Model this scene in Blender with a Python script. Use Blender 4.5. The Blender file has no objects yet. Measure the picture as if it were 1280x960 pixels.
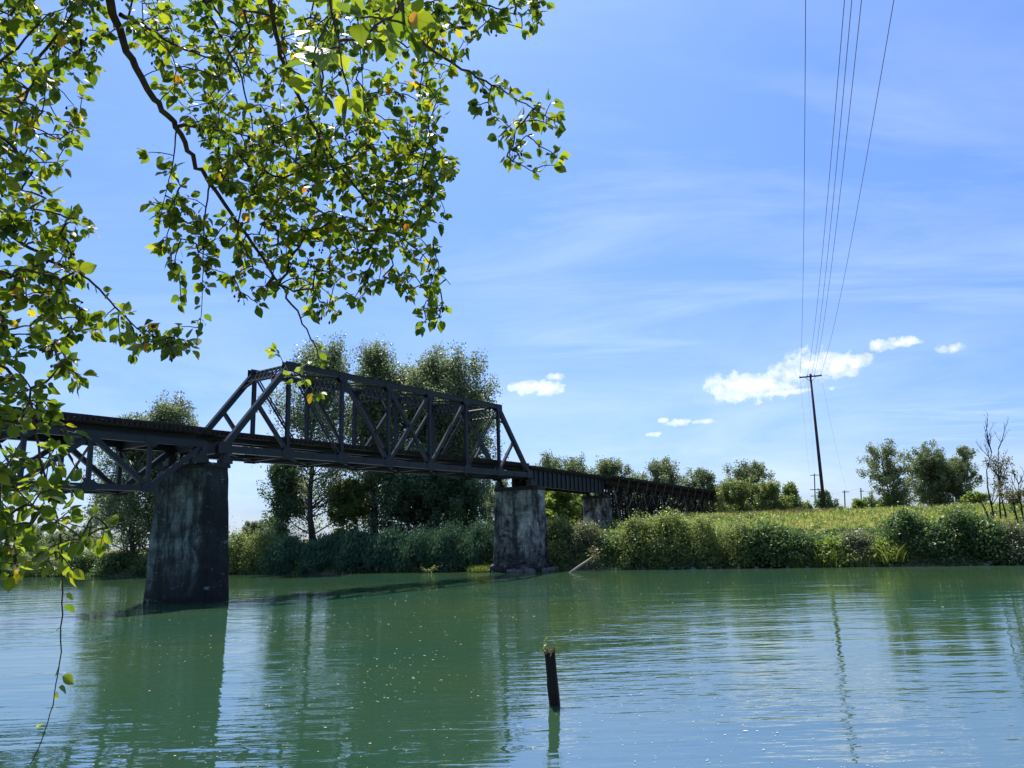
import bpy, math, random
import numpy as np
from mathutils import Vector, Matrix

rng = np.random.default_rng(11)
random.seed(5)
S = bpy.context.scene
COL = S.collection
rad = math.radians

# ------------------------------------------------------------------ camera frame
FPX, CX, CY = 961.0, 640.0, 480.0
PITCH, ROLL, CAMZ = math.atan(192 / FPX), 0.029, 5.1
Fv = Vector((0, math.cos(PITCH), math.sin(PITCH)))
R0, U0 = Vector((1, 0, 0)), Vector((0, -math.sin(PITCH), math.cos(PITCH)))
Rv = R0 * math.cos(ROLL) - U0 * math.sin(ROLL)
Uv = R0 * math.sin(ROLL) + U0 * math.cos(ROLL)
CAM = Vector((0, 0, CAMZ))


def ray(x, y):
    return Fv + Rv * ((x - CX) / FPX) + Uv * ((CY - y) / FPX)


def at_y(x, y, Y):
    d = ray(x, y)
    return CAM + d * (Y / d.y)


def at_d(x, y, dep):
    return CAM + ray(x, y) * dep


# ------------------------------------------------------------------ ground frame (u along far bank, v away from us)
BO = Vector((6.5, 120.2, 0))
BE = Vector((0.932, -0.362, 0)).normalized()
BN = Vector((0.362, 0.932, 0)).normalized()


def xy(u, v):
    p = BO + BE * u + BN * v
    return p.x, p.y


def uv_of(x, y):
    d = Vector((x, y, 0)) - BO
    return d.dot(BE), d.dot(BN)


def sst(a, b, x):
    t = np.clip((x - a) / (b - a), 0, 1)
    return t * t * (3 - 2 * t)


def height(u, v):
    u = np.asarray(u, float); v = np.asarray(v, float)
    vv = v + 0.9 * np.sin(u * 0.13 + 1) + 0.5 * np.sin(u * 0.41)
    near = 3.5 - 6.0 * sst(-113.6, -107.5, v + 0.3 * np.sin(u * 0.4))
    low = 1 - 0.35 * sst(-60, -95, u)
    bank = 2.5 * sst(-1.5, 0.8, vv) + (3.6 * sst(0.2, 6, vv) + 1.5 * sst(5, 12, vv)) * low
    dyke = 2.5 * sst(11, 31, vv) * sst(-15, 15, u) + 1.0 * sst(11, 31, vv) * (1 - sst(-15, 15, u))
    bump = (0.16 * np.sin(u * 0.7 + v * 0.5) + 0.13 * np.sin(u * 0.31 - v * 0.9)) * sst(3, 8, vv)
    far = -1.5 * sst(45, 90, v)
    return np.where(v < -60, near, -2.5 + bank + dyke + bump + far)


def gz(x, y):
    u, v = uv_of(x, y)
    return float(height(u, v))


def on_bank(px, v):
    """point on the far bank seen in direction px, v metres behind the water line"""
    d = ray(px, 690); d = Vector((d.x, d.y, 0))
    t = (v - uv_of(0, 0)[1]) / d.dot(BN)
    p = d * t
    return p.x, p.y


# ------------------------------------------------------------------ object helpers
def tag(o, label=None, cat=None, group=None, kind=None):
    if label: o['label'] = label
    if cat: o['category'] = cat
    if group: o['group'] = group
    if kind: o['kind'] = kind
    return o


def empty(name, loc=(0, 0, 0), rz=0.0, **k):
    o = bpy.data.objects.new(name, None)
    o.location = loc; o.rotation_euler = (0, 0, rz); o.empty_display_size = 0.3
    COL.objects.link(o)
    return tag(o, **k)


def link(name, me, mat, parent=None, **k):
    o = bpy.data.objects.new(name, me)
    if mat is not None: me.materials.append(mat)
    COL.objects.link(o)
    if parent is not None:
        o.parent = parent
        if parent.type == 'EMPTY':
            o.matrix_parent_inverse = parent.matrix_basis.inverted()      # meshes are written in world metres
    return tag(o, **k)


def np_mesh(name, verts, faces_flat, counts, uvs=None, smooth=False):
    me = bpy.data.meshes.new(name)
    verts = np.asarray(verts, np.float32); faces_flat = np.asarray(faces_flat, np.int32); counts = np.asarray(counts, np.int32)
    me.vertices.add(len(verts)); me.vertices.foreach_set('co', verts.ravel())
    me.loops.add(len(faces_flat)); me.loops.foreach_set('vertex_index', faces_flat)
    me.polygons.add(len(counts))
    st = np.zeros(len(counts), np.int32); st[1:] = np.cumsum(counts)[:-1]
    me.polygons.foreach_set('loop_start', st)
    if uvs is not None:
        l = me.uv_layers.new(name='UVMap'); l.data.foreach_set('uv', np.asarray(uvs, np.float32)[faces_flat].ravel())
    me.update(calc_edges=True); me.validate()
    if smooth: me.polygons.foreach_set('use_smooth', np.ones(len(counts), bool))
    return me


class MB:
    """collects shapes that make up ONE part"""
    def __init__(s): s.v = []; s.f = []

    def add(s, vs, fs):
        n = len(s.v); s.v += [tuple(v) for v in vs]; s.f += [tuple(i + n for i in f) for f in fs]

    def hexa(s, c):
        s.add(c, [(0, 3, 2, 1), (4, 5, 6, 7), (0, 1, 5, 4), (1, 2, 6, 5), (2, 3, 7, 6), (3, 0, 4, 7)])

    def beam(s, p0, p1, w, d, side):
        """box from p0 to p1: w across `side`, d in the other direction"""
        p0 = Vector(p0); p1 = Vector(p1); a = (p1 - p0).normalized()
        sd = Vector(side); sd = (sd - a * sd.dot(a)).normalized(); ot = a.cross(sd)
        c = []
        for p in (p0, p1):
            for i, j in ((-1, -1), (1, -1), (1, 1), (-1, 1)):
                c.append(p + sd * (i * w / 2) + ot * (j * d / 2))
        s.hexa(c)

    def tube(s, pts, rads, n=6, cap=True):
        pts = [Vector(p) for p in pts]; b = len(s.v); prev = None
        for i, p in enumerate(pts):
            a = (pts[min(i + 1, len(pts) - 1)] - pts[max(i - 1, 0)])
            a = a.normalized() if a.length > 1e-9 else Vector((0, 0, 1))
            if prev is None:
                x = a.orthogonal().normalized()
            else:
                x = prev - a * prev.dot(a); x = x.normalized() if x.length > 1e-6 else a.orthogonal().normalized()
            prev = x; y = a.cross(x)
            for k in range(n):
                t = 2 * math.pi * k / n
                s.v.append(tuple(p + (x * math.cos(t) + y * math.sin(t)) * rads[i]))
        for i in range(len(pts) - 1):
            for k in range(n):
                k2 = (k + 1) % n
                s.f.append((b + i * n + k, b + i * n + k2, b + (i + 1) * n + k2, b + (i + 1) * n + k))
        if cap:
            s.f.append(tuple(b + k for k in reversed(range(n))))
            s.f.append(tuple(b + (len(pts) - 1) * n + k for k in range(n)))

    def build(s, name, mat, parent=None, smooth=False, **k):
        me = bpy.data.meshes.new(name); me.from_pydata(s.v, [], s.f); me.update()
        if smooth:
            for p in me.polygons: p.use_smooth = True
        return link(name, me, mat, parent, **k)


# ------------------------------------------------------------------ materials
def new_mat(name):
    m = bpy.data.materials.new(name); m.use_nodes = True
    nt = m.node_tree; nt.nodes.clear()
    out = nt.nodes.new('ShaderNodeOutputMaterial')
    return m, nt, out


def nd(nt, t, **k):
    n = nt.nodes.new('ShaderNode' + t)
    for a, b in k.items():
        if a == 'inp':
            for i, v in b.items(): n.inputs[i].default_value = v
        else: setattr(n, a, b)
    return n


def ramp(nt, stops, src=None, interp='LINEAR'):
    r = nt.nodes.new('ShaderNodeValToRGB'); e = r.color_ramp.elements
    r.color_ramp.interpolation = interp
    while len(e) < len(stops): e.new(0.5)
    for i, (p, c) in enumerate(stops):
        e[i].position = p; e[i].color = (*c, 1) if len(c) == 3 else c
    if src is not None: nt.links.new(src, r.inputs[0])
    return r


def noise(nt, vec, scale, detail=4, rough=0.55, sc3=None, dist=0.0):
    L = nt.links
    if sc3 is not None:
        mp = nd(nt, 'Mapping'); mp.inputs['Scale'].default_value = sc3
        L.new(vec, mp.inputs['Vector']); vec = mp.outputs[0]
    n = nd(nt, 'TexNoise', inp={'Scale': scale, 'Detail': detail, 'Roughness': rough, 'Distortion': dist})
    L.new(vec, n.inputs['Vector'])
    return n


def mixc(nt, fac, a, b, mode='MIX'):
    m = nd(nt, 'Mix', data_type='RGBA', blend_type=mode)
    for s, i in ((fac, 0), (a, 6), (b, 7)):
        if isinstance(s, (int, float)): m.inputs[i].default_value = s
        elif isinstance(s, tuple): m.inputs[i].default_value = (*s, 1)
        else: nt.links.new(s, m.inputs[i])
    return m.outputs[2]


def mth(nt, op, a, b=0.0, c=None, clamp=False):
    m = nd(nt, 'Math', operation=op, use_clamp=clamp)
    for i, s in enumerate((a, b) if c is None else (a, b, c)):
        if isinstance(s, (int, float)): m.inputs[i].default_value = s
        else: nt.links.new(s, m.inputs[i])
    return m.outputs[0]


def geo_pos(nt):
    return nd(nt, 'NewGeometry').outputs['Position']


def m_steel():
    m, nt, out = new_mat('dark_weathered_steel'); L = nt.links
    P = geo_pos(nt)
    a = noise(nt, P, 0.9, 6, 0.65); b = noise(nt, P, 6.0, 4, 0.6)
    c = ramp(nt, [(0.3, (0.006, 0.012, 0.015)), (0.55, (0.011, 0.020, 0.025)), (0.70, (0.018, 0.026, 0.030)), (0.79, (0.050, 0.030, 0.020))], a.outputs[0])
    c2 = mixc(nt, 0.35, c.outputs[0], ramp(nt, [(0.35, (0.005, 0.010, 0.012)), (0.62, (0.019, 0.028, 0.032)), (0.74, (0.060, 0.066, 0.070))], b.outputs[0]).outputs[0])
    p = nd(nt, 'BsdfPrincipled', inp={'Roughness': 0.52, 'Metallic': 0.0, 'Specular IOR Level': 0.3})
    L.new(c2, p.inputs['Base Color'])
    bm = nd(nt, 'Bump', inp={'Strength': 0.25, 'Distance': 0.03}); L.new(b.outputs[0], bm.inputs['Height']); L.new(bm.outputs[0], p.inputs['Normal'])
    L.new(p.outputs[0], out.inputs[0]); return m


def m_timber(name, c0, c1):
    m, nt, out = new_mat(name); L = nt.links
    P = geo_pos(nt)
    a = noise(nt, P, 1.3, 5, 0.6); b = noise(nt, P, 9.0, 3, 0.6, sc3=(1, 1, 0.2))
    f = mth(nt, 'ADD', mth(nt, 'MULTIPLY', a.outputs[0], 0.6), mth(nt, 'MULTIPLY', b.outputs[0], 0.4))
    c = ramp(nt, [(0.35, c0), (0.65, c1)], f)
    p = nd(nt, 'BsdfPrincipled', inp={'Roughness': 0.85, 'Specular IOR Level': 0.2})
    L.new(c.outputs[0], p.inputs['Base Color'])
    bm = nd(nt, 'Bump', inp={'Strength': 0.4, 'Distance': 0.03}); L.new(b.outputs[0], bm.inputs['Height']); L.new(bm.outputs[0], p.inputs['Normal'])
    L.new(p.outputs[0], out.inputs[0]); return m


def m_concrete(name, light, dark, wet_z, stain=None):
    """old board-marked concrete: pale patches, black vertical run-off streaks, a wet weedy band at the water"""
    m, nt, out = new_mat(name); L = nt.links
    P = geo_pos(nt)
    big = noise(nt, P, 0.33, 7, 0.7, dist=0.6)
    streak = noise(nt, P, 1.0, 5, 0.65, sc3=(1.1, 1.1, 0.22))
    fine = noise(nt, P, 4.0, 5, 0.7)
    base = ramp(nt, [(0.38, dark), (0.5, tuple((a + b) * 0.42 for a, b in zip(light, dark))), (0.64, light)], big.outputs[0]).outputs[0]
    st = ramp(nt, [(0.42, (0.10, 0.12, 0.13)), (0.56, (1, 1, 1))], streak.outputs[0]).outputs[0]
    c = mixc(nt, 0.85, base, st, 'MULTIPLY')
    fi = ramp(nt, [(0.3, (0.55, 0.55, 0.55)), (0.7, (1.15, 1.15, 1.15))], fine.outputs[0]).outputs[0]
    c = mixc(nt, 0.8, c, fi, 'MULTIPLY')
    sep = nd(nt, 'SeparateXYZ'); L.new(P, sep.inputs[0])
    lines = mth(nt, 'PINGPONG', mth(nt, 'ADD', sep.outputs[2], mth(nt, 'MULTIPLY', fine.outputs[0], 0.25)), 0.62)
    lf = ramp(nt, [(0.0, (0.45, 0.45, 0.45)), (0.09, (1, 1, 1))], lines).outputs[0]
    c = mixc(nt, 0.55, c, lf, 'MULTIPLY')
    w = mth(nt, 'ADD', sep.outputs[2], mth(nt, 'MULTIPLY', mth(nt, 'SUBTRACT', big.outputs[0], 0.5), 5.0))
    wf = ramp(nt, [(0.0, (1, 1, 1)), (1.0, (0, 0, 0))], mth(nt, 'DIVIDE', w, wet_z)).outputs[0]
    c = mixc(nt, wf, c, (0.014, 0.017, 0.016))
    if stain:      # soot and damp run down the end of the pier under the track edge
        dt = nd(nt, 'VectorMath', operation='DOT_PRODUCT'); L.new(P, dt.inputs[0]); dt.inputs[1].default_value = stain[0]
        q = mth(nt, 'ADD', mth(nt, 'SUBTRACT', dt.outputs['Value'], stain[1]), mth(nt, 'MULTIPLY', mth(nt, 'SUBTRACT', streak.outputs[0], 0.5), 3.0))
        c = mixc(nt, mth(nt, 'MULTIPLY', ramp(nt, [(0.0, (0, 0, 0)), (0.6, (1, 1, 1))], q).outputs[0], 0.9), c, (0.012, 0.014, 0.015))
    sea = noise(nt, P, 0.8, 6, 0.75, sc3=(1, 1, 2.2))
    c = mixc(nt, mth(nt, 'MULTIPLY', ramp(nt, [(0.60, (0, 0, 0)), (0.68, (1, 1, 1))], sea.outputs[0]).outputs[0], 0.5), c, tuple(x * 1.25 for x in light))
    p = nd(nt, 'BsdfPrincipled', inp={'Roughness': 0.9, 'Specular IOR Level': 0.25})
    L.new(c, p.inputs['Base Color'])
    bm = nd(nt, 'Bump', inp={'Strength': 0.5, 'Distance': 0.08})
    h = mth(nt, 'ADD', fine.outputs[0], mth(nt, 'MULTIPLY', lines, 0.8)); L.new(h, bm.inputs['Height']); L.new(bm.outputs[0], p.inputs['Normal'])
    L.new(p.outputs[0], out.inputs[0]); return m


def m_leaf(name, stops, trans, tf=0.35, nscale=0.25, rough=0.46, spec=0.42, variegate=0.5, bell=False):
    """leaves: every leaf its own shade (random per island), some drift across the plant"""
    m, nt, out = new_mat(name); L = nt.links
    g = nd(nt, 'NewGeometry')
    n = noise(nt, g.outputs['Position'], nscale, 3, 0.6)
    f = mth(nt, 'ADD', mth(nt, 'MULTIPLY', g.outputs['Random Per Island'], variegate), mth(nt, 'MULTIPLY', n.outputs[0], 1 - variegate))
    if bell: f = g.outputs['Random Per Island']
    c = ramp(nt, stops, f).outputs[0]
    p = nd(nt, 'BsdfPrincipled', inp={'Roughness': rough, 'Specular IOR Level': spec}); L.new(c, p.inputs['Base Color'])
    t = nd(nt, 'BsdfTranslucent')
    tc = mixc(nt, 1.0, c, trans, 'MULTIPLY'); L.new(tc, t.inputs['Color'])
    mx = nd(nt, 'MixShader'); mx.inputs[0].default_value = tf
    L.new(p.outputs[0], mx.inputs[1]); L.new(t.outputs[0], mx.inputs[2]); L.new(mx.outputs[0], out.inputs[0])
    return m


def m_fore_leaf():
    m, nt, out = new_mat('broad_green_leaf'); L = nt.links
    g = nd(nt, 'NewGeometry')
    uvn = nd(nt, 'UVMap'); sep = nd(nt, 'SeparateXYZ'); L.new(uvn.outputs[0], sep.inputs[0])
    # u: along the leaf, v: signed distance from midrib
    av = mth(nt, 'ABSOLUTE', sep.outputs[1])
    vein = mth(nt, 'PINGPONG', mth(nt, 'SUBTRACT', sep.outputs[0], mth(nt, 'MULTIPLY', av, 0.9)), 0.065)
    veinf = ramp(nt, [(0.0, (1, 1, 1)), (0.2, (0, 0, 0))], mth(nt, 'DIVIDE', vein, 0.065)).outputs[0]
    mid = ramp(nt, [(0.0, (1, 1, 1)), (0.035, (0, 0, 0))], av).outputs[0]
    vf = mth(nt, 'MAXIMUM', mth(nt, 'MULTIPLY', veinf, 0.35), mid)
    r = g.outputs['Random Per Island']
    c = ramp(nt, [(0.0, (0.014, 0.036, 0.008)), (0.45, (0.030, 0.068, 0.010)), (0.85, (0.07, 0.115, 0.012)), (0.955, (0.10, 0.13, 0.012)), (0.975, (0.30, 0.22, 0.015)), (1.0, (0.30, 0.11, 0.02))], r).outputs[0]
    tcol = ramp(nt, [(0.0, (0.11, 0.21, 0.012)), (0.5, (0.27, 0.38, 0.015)), (0.9, (0.44, 0.50, 0.02)), (0.96, (0.52, 0.5, 0.02)), (0.98, (0.8, 0.55, 0.03)), (1.0, (0.7, 0.25, 0.03))], r).outputs[0]
    spot = noise(nt, g.outputs['Position'], 90, 2, 0.5)
    sp = ramp(nt, [(0.66, (1, 1, 1)), (0.72, (0.45, 0.33, 0.2))], spot.outputs[0]).outputs[0]
    c = mixc(nt, 0.6, c, sp, 'MULTIPLY'); tcol = mixc(nt, 0.6, tcol, sp, 'MULTIPLY')
    c = mixc(nt, mth(nt, 'MULTIPLY', vf, 0.5), c, (0.12, 0.17, 0.05))
    tcol = mixc(nt, mth(nt, 'MULTIPLY', vf, 0.5), tcol, (0.14, 0.2, 0.02))
    p = nd(nt, 'BsdfPrincipled', inp={'Roughness': 0.42, 'Specular IOR Level': 0.45}); L.new(c, p.inputs['Base Color'])
    bm = nd(nt, 'Bump', inp={'Strength': 0.4, 'Distance': 0.002}); L.new(mth(nt, 'SUBTRACT', 1.0, vf), bm.inputs['Height']); L.new(bm.outputs[0], p.inputs['Normal'])
    t = nd(nt, 'BsdfTranslucent'); L.new(tcol, t.inputs['Color'])
    mx = nd(nt, 'MixShader'); mx.inputs[0].default_value = 0.55
    L.new(p.outputs[0], mx.inputs[1]); L.new(t.outputs[0], mx.inputs[2]); L.new(mx.outputs[0], out.inputs[0])
    return m


def m_plain(name, c, rough=0.8, spec=0.2, var=0.3, scale=3.0):
    m, nt, out = new_mat(name); L = nt.links
    n = noise(nt, geo_pos(nt), scale, 5, 0.65)
    r = ramp(nt, [(0.3, tuple(x * (1 - var) for x in c)), (0.7, tuple(x * (1 + var) for x in c))], n.outputs[0])
    p = nd(nt, 'BsdfPrincipled', inp={'Roughness': rough, 'Specular IOR Level': spec}); L.new(r.outputs[0], p.inputs['Base Color'])
    bm = nd(nt, 'Bump', inp={'Strength': 0.4, 'Distance': 0.05}); L.new(n.outputs[0], bm.inputs['Height']); L.new(bm.outputs[0], p.inputs['Normal'])
    L.new(p.outputs[0], out.inputs[0]); return m


def m_ground():
    m, nt, out = new_mat('river_bank_ground'); L = nt.links
    P = geo_pos(nt); sep = nd(nt, 'SeparateXYZ'); L.new(P, sep.inputs[0])
    a = noise(nt, P, 0.12, 6, 0.65); b = noise(nt, P, 1.2, 5, 0.65)
    gr = ramp(nt, [(0.3, (0.075, 0.10, 0.022)), (0.5, (0.15, 0.16, 0.04)), (0.7, (0.22, 0.19, 0.08))], a.outputs[0]).outputs[0]
    gr = mixc(nt, 0.5, gr, ramp(nt, [(0.35, (0.5, 0.55, 0.45)), (0.65, (1.2, 1.2, 1.2))], b.outputs[0]).outputs[0], 'MULTIPLY')
    mud = ramp(nt, [(0.3, (0.03, 0.026, 0.018)), (0.7, (0.11, 0.10, 0.075))], b.outputs[0]).outputs[0]
    f = mth(nt, 'ADD', mth(nt, 'MULTIPLY', sep.outputs[2], 0.45), mth(nt, 'MULTIPLY', b.outputs[0], 0.6))
    ff = ramp(nt, [(0.5, (0, 0, 0)), (1.0, (1, 1, 1))], f).outputs[0]
    c = mixc(nt, ff, mud, gr)
    p = nd(nt, 'BsdfPrincipled', inp={'Roughness': 0.95, 'Specular IOR Level': 0.1}); L.new(c, p.inputs['Base Color'])
    bm = nd(nt, 'Bump', inp={'Strength': 0.6, 'Distance': 0.2}); L.new(b.outputs[0], bm.inputs['Height']); L.new(bm.outputs[0], p.inputs['Normal'])
    L.new(p.outputs[0], out.inputs[0]); return m


def m_water():
    m, nt, out = new_mat('turbid_green_river_water'); L = nt.links
    P = geo_pos(nt)
    tint = noise(nt, P, 0.03, 3, 0.5)
    sepw = nd(nt, 'SeparateXYZ'); L.new(P, sepw.inputs[0])
    c = ramp(nt, [(0.35, (0.021, 0.068, 0.042)), (0.65, (0.042, 0.078, 0.030))], tint.outputs[0]).outputs[0]
    p = nd(nt, 'BsdfPrincipled', inp={'Roughness': 0.012, 'IOR': 5.0, 'Specular IOR Level': 0.5}); L.new(c, p.inputs['Base Color'])
    # small wind ripples, long low undulations, patches of calm between them
    w1 = noise(nt, P, 1.0, 3, 0.5, sc3=(1.1, 2.6, 1))
    mp = nd(nt, 'Mapping'); mp.inputs['Rotation'].default_value = (0, 0, rad(-14)); mp.inputs['Scale'].default_value = (0.24, 1.0, 1); L.new(P, mp.inputs['Vector'])
    w2 = noise(nt, mp.outputs[0], 1.9, 2, 0.45)
    mp3 = nd(nt, 'Mapping'); mp3.inputs['Rotation'].default_value = (0, 0, rad(9)); mp3.inputs['Scale'].default_value = (0.35, 1.0, 1); L.new(P, mp3.inputs['Vector'])
    w3 = noise(nt, mp3.outputs[0], 0.42, 2, 0.5)
    patch = ramp(nt, [(0.36, (0.15, 0.15, 0.15)), (0.64, (1.25, 1.25, 1.25))], noise(nt, P, 0.035, 3, 0.5, sc3=(0.6, 1.6, 1)).outputs[0]).outputs[0]
    h = mth(nt, 'ADD', mth(nt, 'MULTIPLY', w2.outputs[0], 0.075), mth(nt, 'MULTIPLY', w1.outputs[0], 0.03))
    h = mth(nt, 'ADD', mth(nt, 'MULTIPLY', h, patch), mth(nt, 'MULTIPLY', w3.outputs[0], 0.15))
    bm = nd(nt, 'Bump', inp={'Strength': 1.0, 'Distance': WAVE}); L.new(h, bm.inputs['Height']); L.new(bm.outputs[0], p.inputs['Normal'])
    L.new(p.outputs[0], out.inputs[0]); return m


WAVE = 0.42
STEEL = m_steel()
TIE = m_timber('dark_creosoted_timber', (0.012, 0.011, 0.010), (0.045, 0.038, 0.032))
POLEWOOD = m_timber('grey_brown_pole_wood', (0.03, 0.024, 0.02), (0.07, 0.055, 0.045))
GREYWOOD = m_timber('weathered_grey_timber', (0.05, 0.045, 0.04), (0.16, 0.14, 0.12))
DRIFT = m_timber('bleached_driftwood', (0.25, 0.2, 0.14), (0.5, 0.43, 0.33))
CONC1 = m_concrete('stained_dark_concrete', (0.30, 0.36, 0.35), (0.020, 0.028, 0.030), 5.0, stain=((0.8161, -0.5779, 0), -66.9))
CONC2 = m_concrete('stained_grey_concrete', (0.52, 0.50, 0.45), (0.02, 0.022, 0.024), 2.6)
CAPC = m_plain('sooty_cap_concrete', (0.03, 0.03, 0.03), var=0.5)
BARK = m_plain('tree_bark', (0.05, 0.042, 0.035), var=0.5, scale=2.5)
FBARK = m_plain('smooth_dark_branch_bark', (0.055, 0.042, 0.032), var=0.55, scale=35, rough=0.7)
ROCK = m_plain('river_rock', (0.13, 0.125, 0.115), var=0.45, scale=2.0)
WIRE = m_plain('aluminium_wire', (0.10, 0.11, 0.13), rough=0.5, var=0.1)
PILEWOOD = m_timber('wet_black_piling_wood', (0.006, 0.006, 0.006), (0.028, 0.025, 0.021))
PILETOP = m_timber('dry_mossy_piling_top', (0.09, 0.07, 0.04), (0.24, 0.19, 0.10))
INSUL = m_plain('glazed_insulator', (0.10, 0.09, 0.085), rough=0.25, spec=0.6)
LEAF = m_fore_leaf()
CONE = m_plain('dark_seed_cone', (0.03, 0.02, 0.014), var=0.4, scale=200)
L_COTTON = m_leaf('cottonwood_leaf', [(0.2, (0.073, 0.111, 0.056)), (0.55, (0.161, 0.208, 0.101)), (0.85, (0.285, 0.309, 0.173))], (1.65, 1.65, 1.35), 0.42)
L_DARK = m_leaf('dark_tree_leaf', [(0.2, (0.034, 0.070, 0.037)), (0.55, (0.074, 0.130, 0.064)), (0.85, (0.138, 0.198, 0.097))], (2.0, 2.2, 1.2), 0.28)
L_BRIGHT = m_leaf('bright_tree_leaf', [(0.2, (0.070, 0.112, 0.029)), (0.55, (0.133, 0.193, 0.046)), (0.85, (0.203, 0.237, 0.072))], (2.6, 2.6, 1.3), 0.42)
L_PALE = m_leaf('hazy_grey_green_leaf', [(0.2, (0.090, 0.127, 0.074)), (0.55, (0.150, 0.194, 0.105)), (0.85, (0.224, 0.255, 0.150))], (1.9, 1.9, 1.2), 0.35)  # leaf for far trees, distance haze painted into its greyed colour
L_BRAMBLE = m_leaf('bramble_leaf', [(0.2, (0.069, 0.107, 0.035)), (0.5, (0.159, 0.217, 0.064)), (0.8, (0.345, 0.356, 0.146))], (1.9, 1.9, 1.2), 0.36, nscale=0.5)
L_BUSHD = m_leaf('dark_shrub_leaf', [(0.2, (0.041, 0.081, 0.026)), (0.55, (0.089, 0.141, 0.047)), (0.85, (0.157, 0.212, 0.083))], (2.0, 2.2, 1.2), 0.28, nscale=0.5)
L_GREYB = m_leaf('dusty_grey_shrub_leaf', [(0.2, (0.094, 0.119, 0.062)), (0.55, (0.187, 0.207, 0.112)), (0.85, (0.312, 0.302, 0.174))], (1.6, 1.6, 1.1), 0.28, nscale=0.5)
L_YELLOW = m_leaf('yellow_green_grass_blade', [(0.1, (0.13, 0.17, 0.035)), (0.5, (0.21, 0.25, 0.06)), (0.9, (0.36, 0.34, 0.13))], (1.5, 1.6, 1.0), 0.35, nscale=0.3)
L_GRASS = m_leaf('meadow_grass_blade', [(0.33, (0.112, 0.184, 0.050)), (0.45, (0.213, 0.287, 0.083)), (0.54, (0.325, 0.380, 0.121)), (0.65, (0.470, 0.414, 0.220))], (1.8, 1.8, 1.0), 0.40, nscale=0.11, variegate=0.28)
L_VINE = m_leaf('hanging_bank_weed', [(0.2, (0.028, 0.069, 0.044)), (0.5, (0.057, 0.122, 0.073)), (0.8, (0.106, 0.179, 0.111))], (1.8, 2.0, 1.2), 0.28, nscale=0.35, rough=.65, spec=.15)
L_DRY = m_leaf('dry_yellowing_leaf', [(0.2, (0.10, 0.11, 0.045)), (0.6, (0.17, 0.16, 0.07)), (0.85, (0.28, 0.24, 0.12))], (1.6, 1.5, 1.0), 0.3)

# ------------------------------------------------------------------ world: sky, clouds; sun
SUN_EL, SUN_AZ = rad(60), rad(-12)
sunv = Vector((math.sin(SUN_AZ) * math.cos(SUN_EL), math.cos(SUN_AZ) * math.cos(SUN_EL), math.sin(SUN_EL)))


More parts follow.
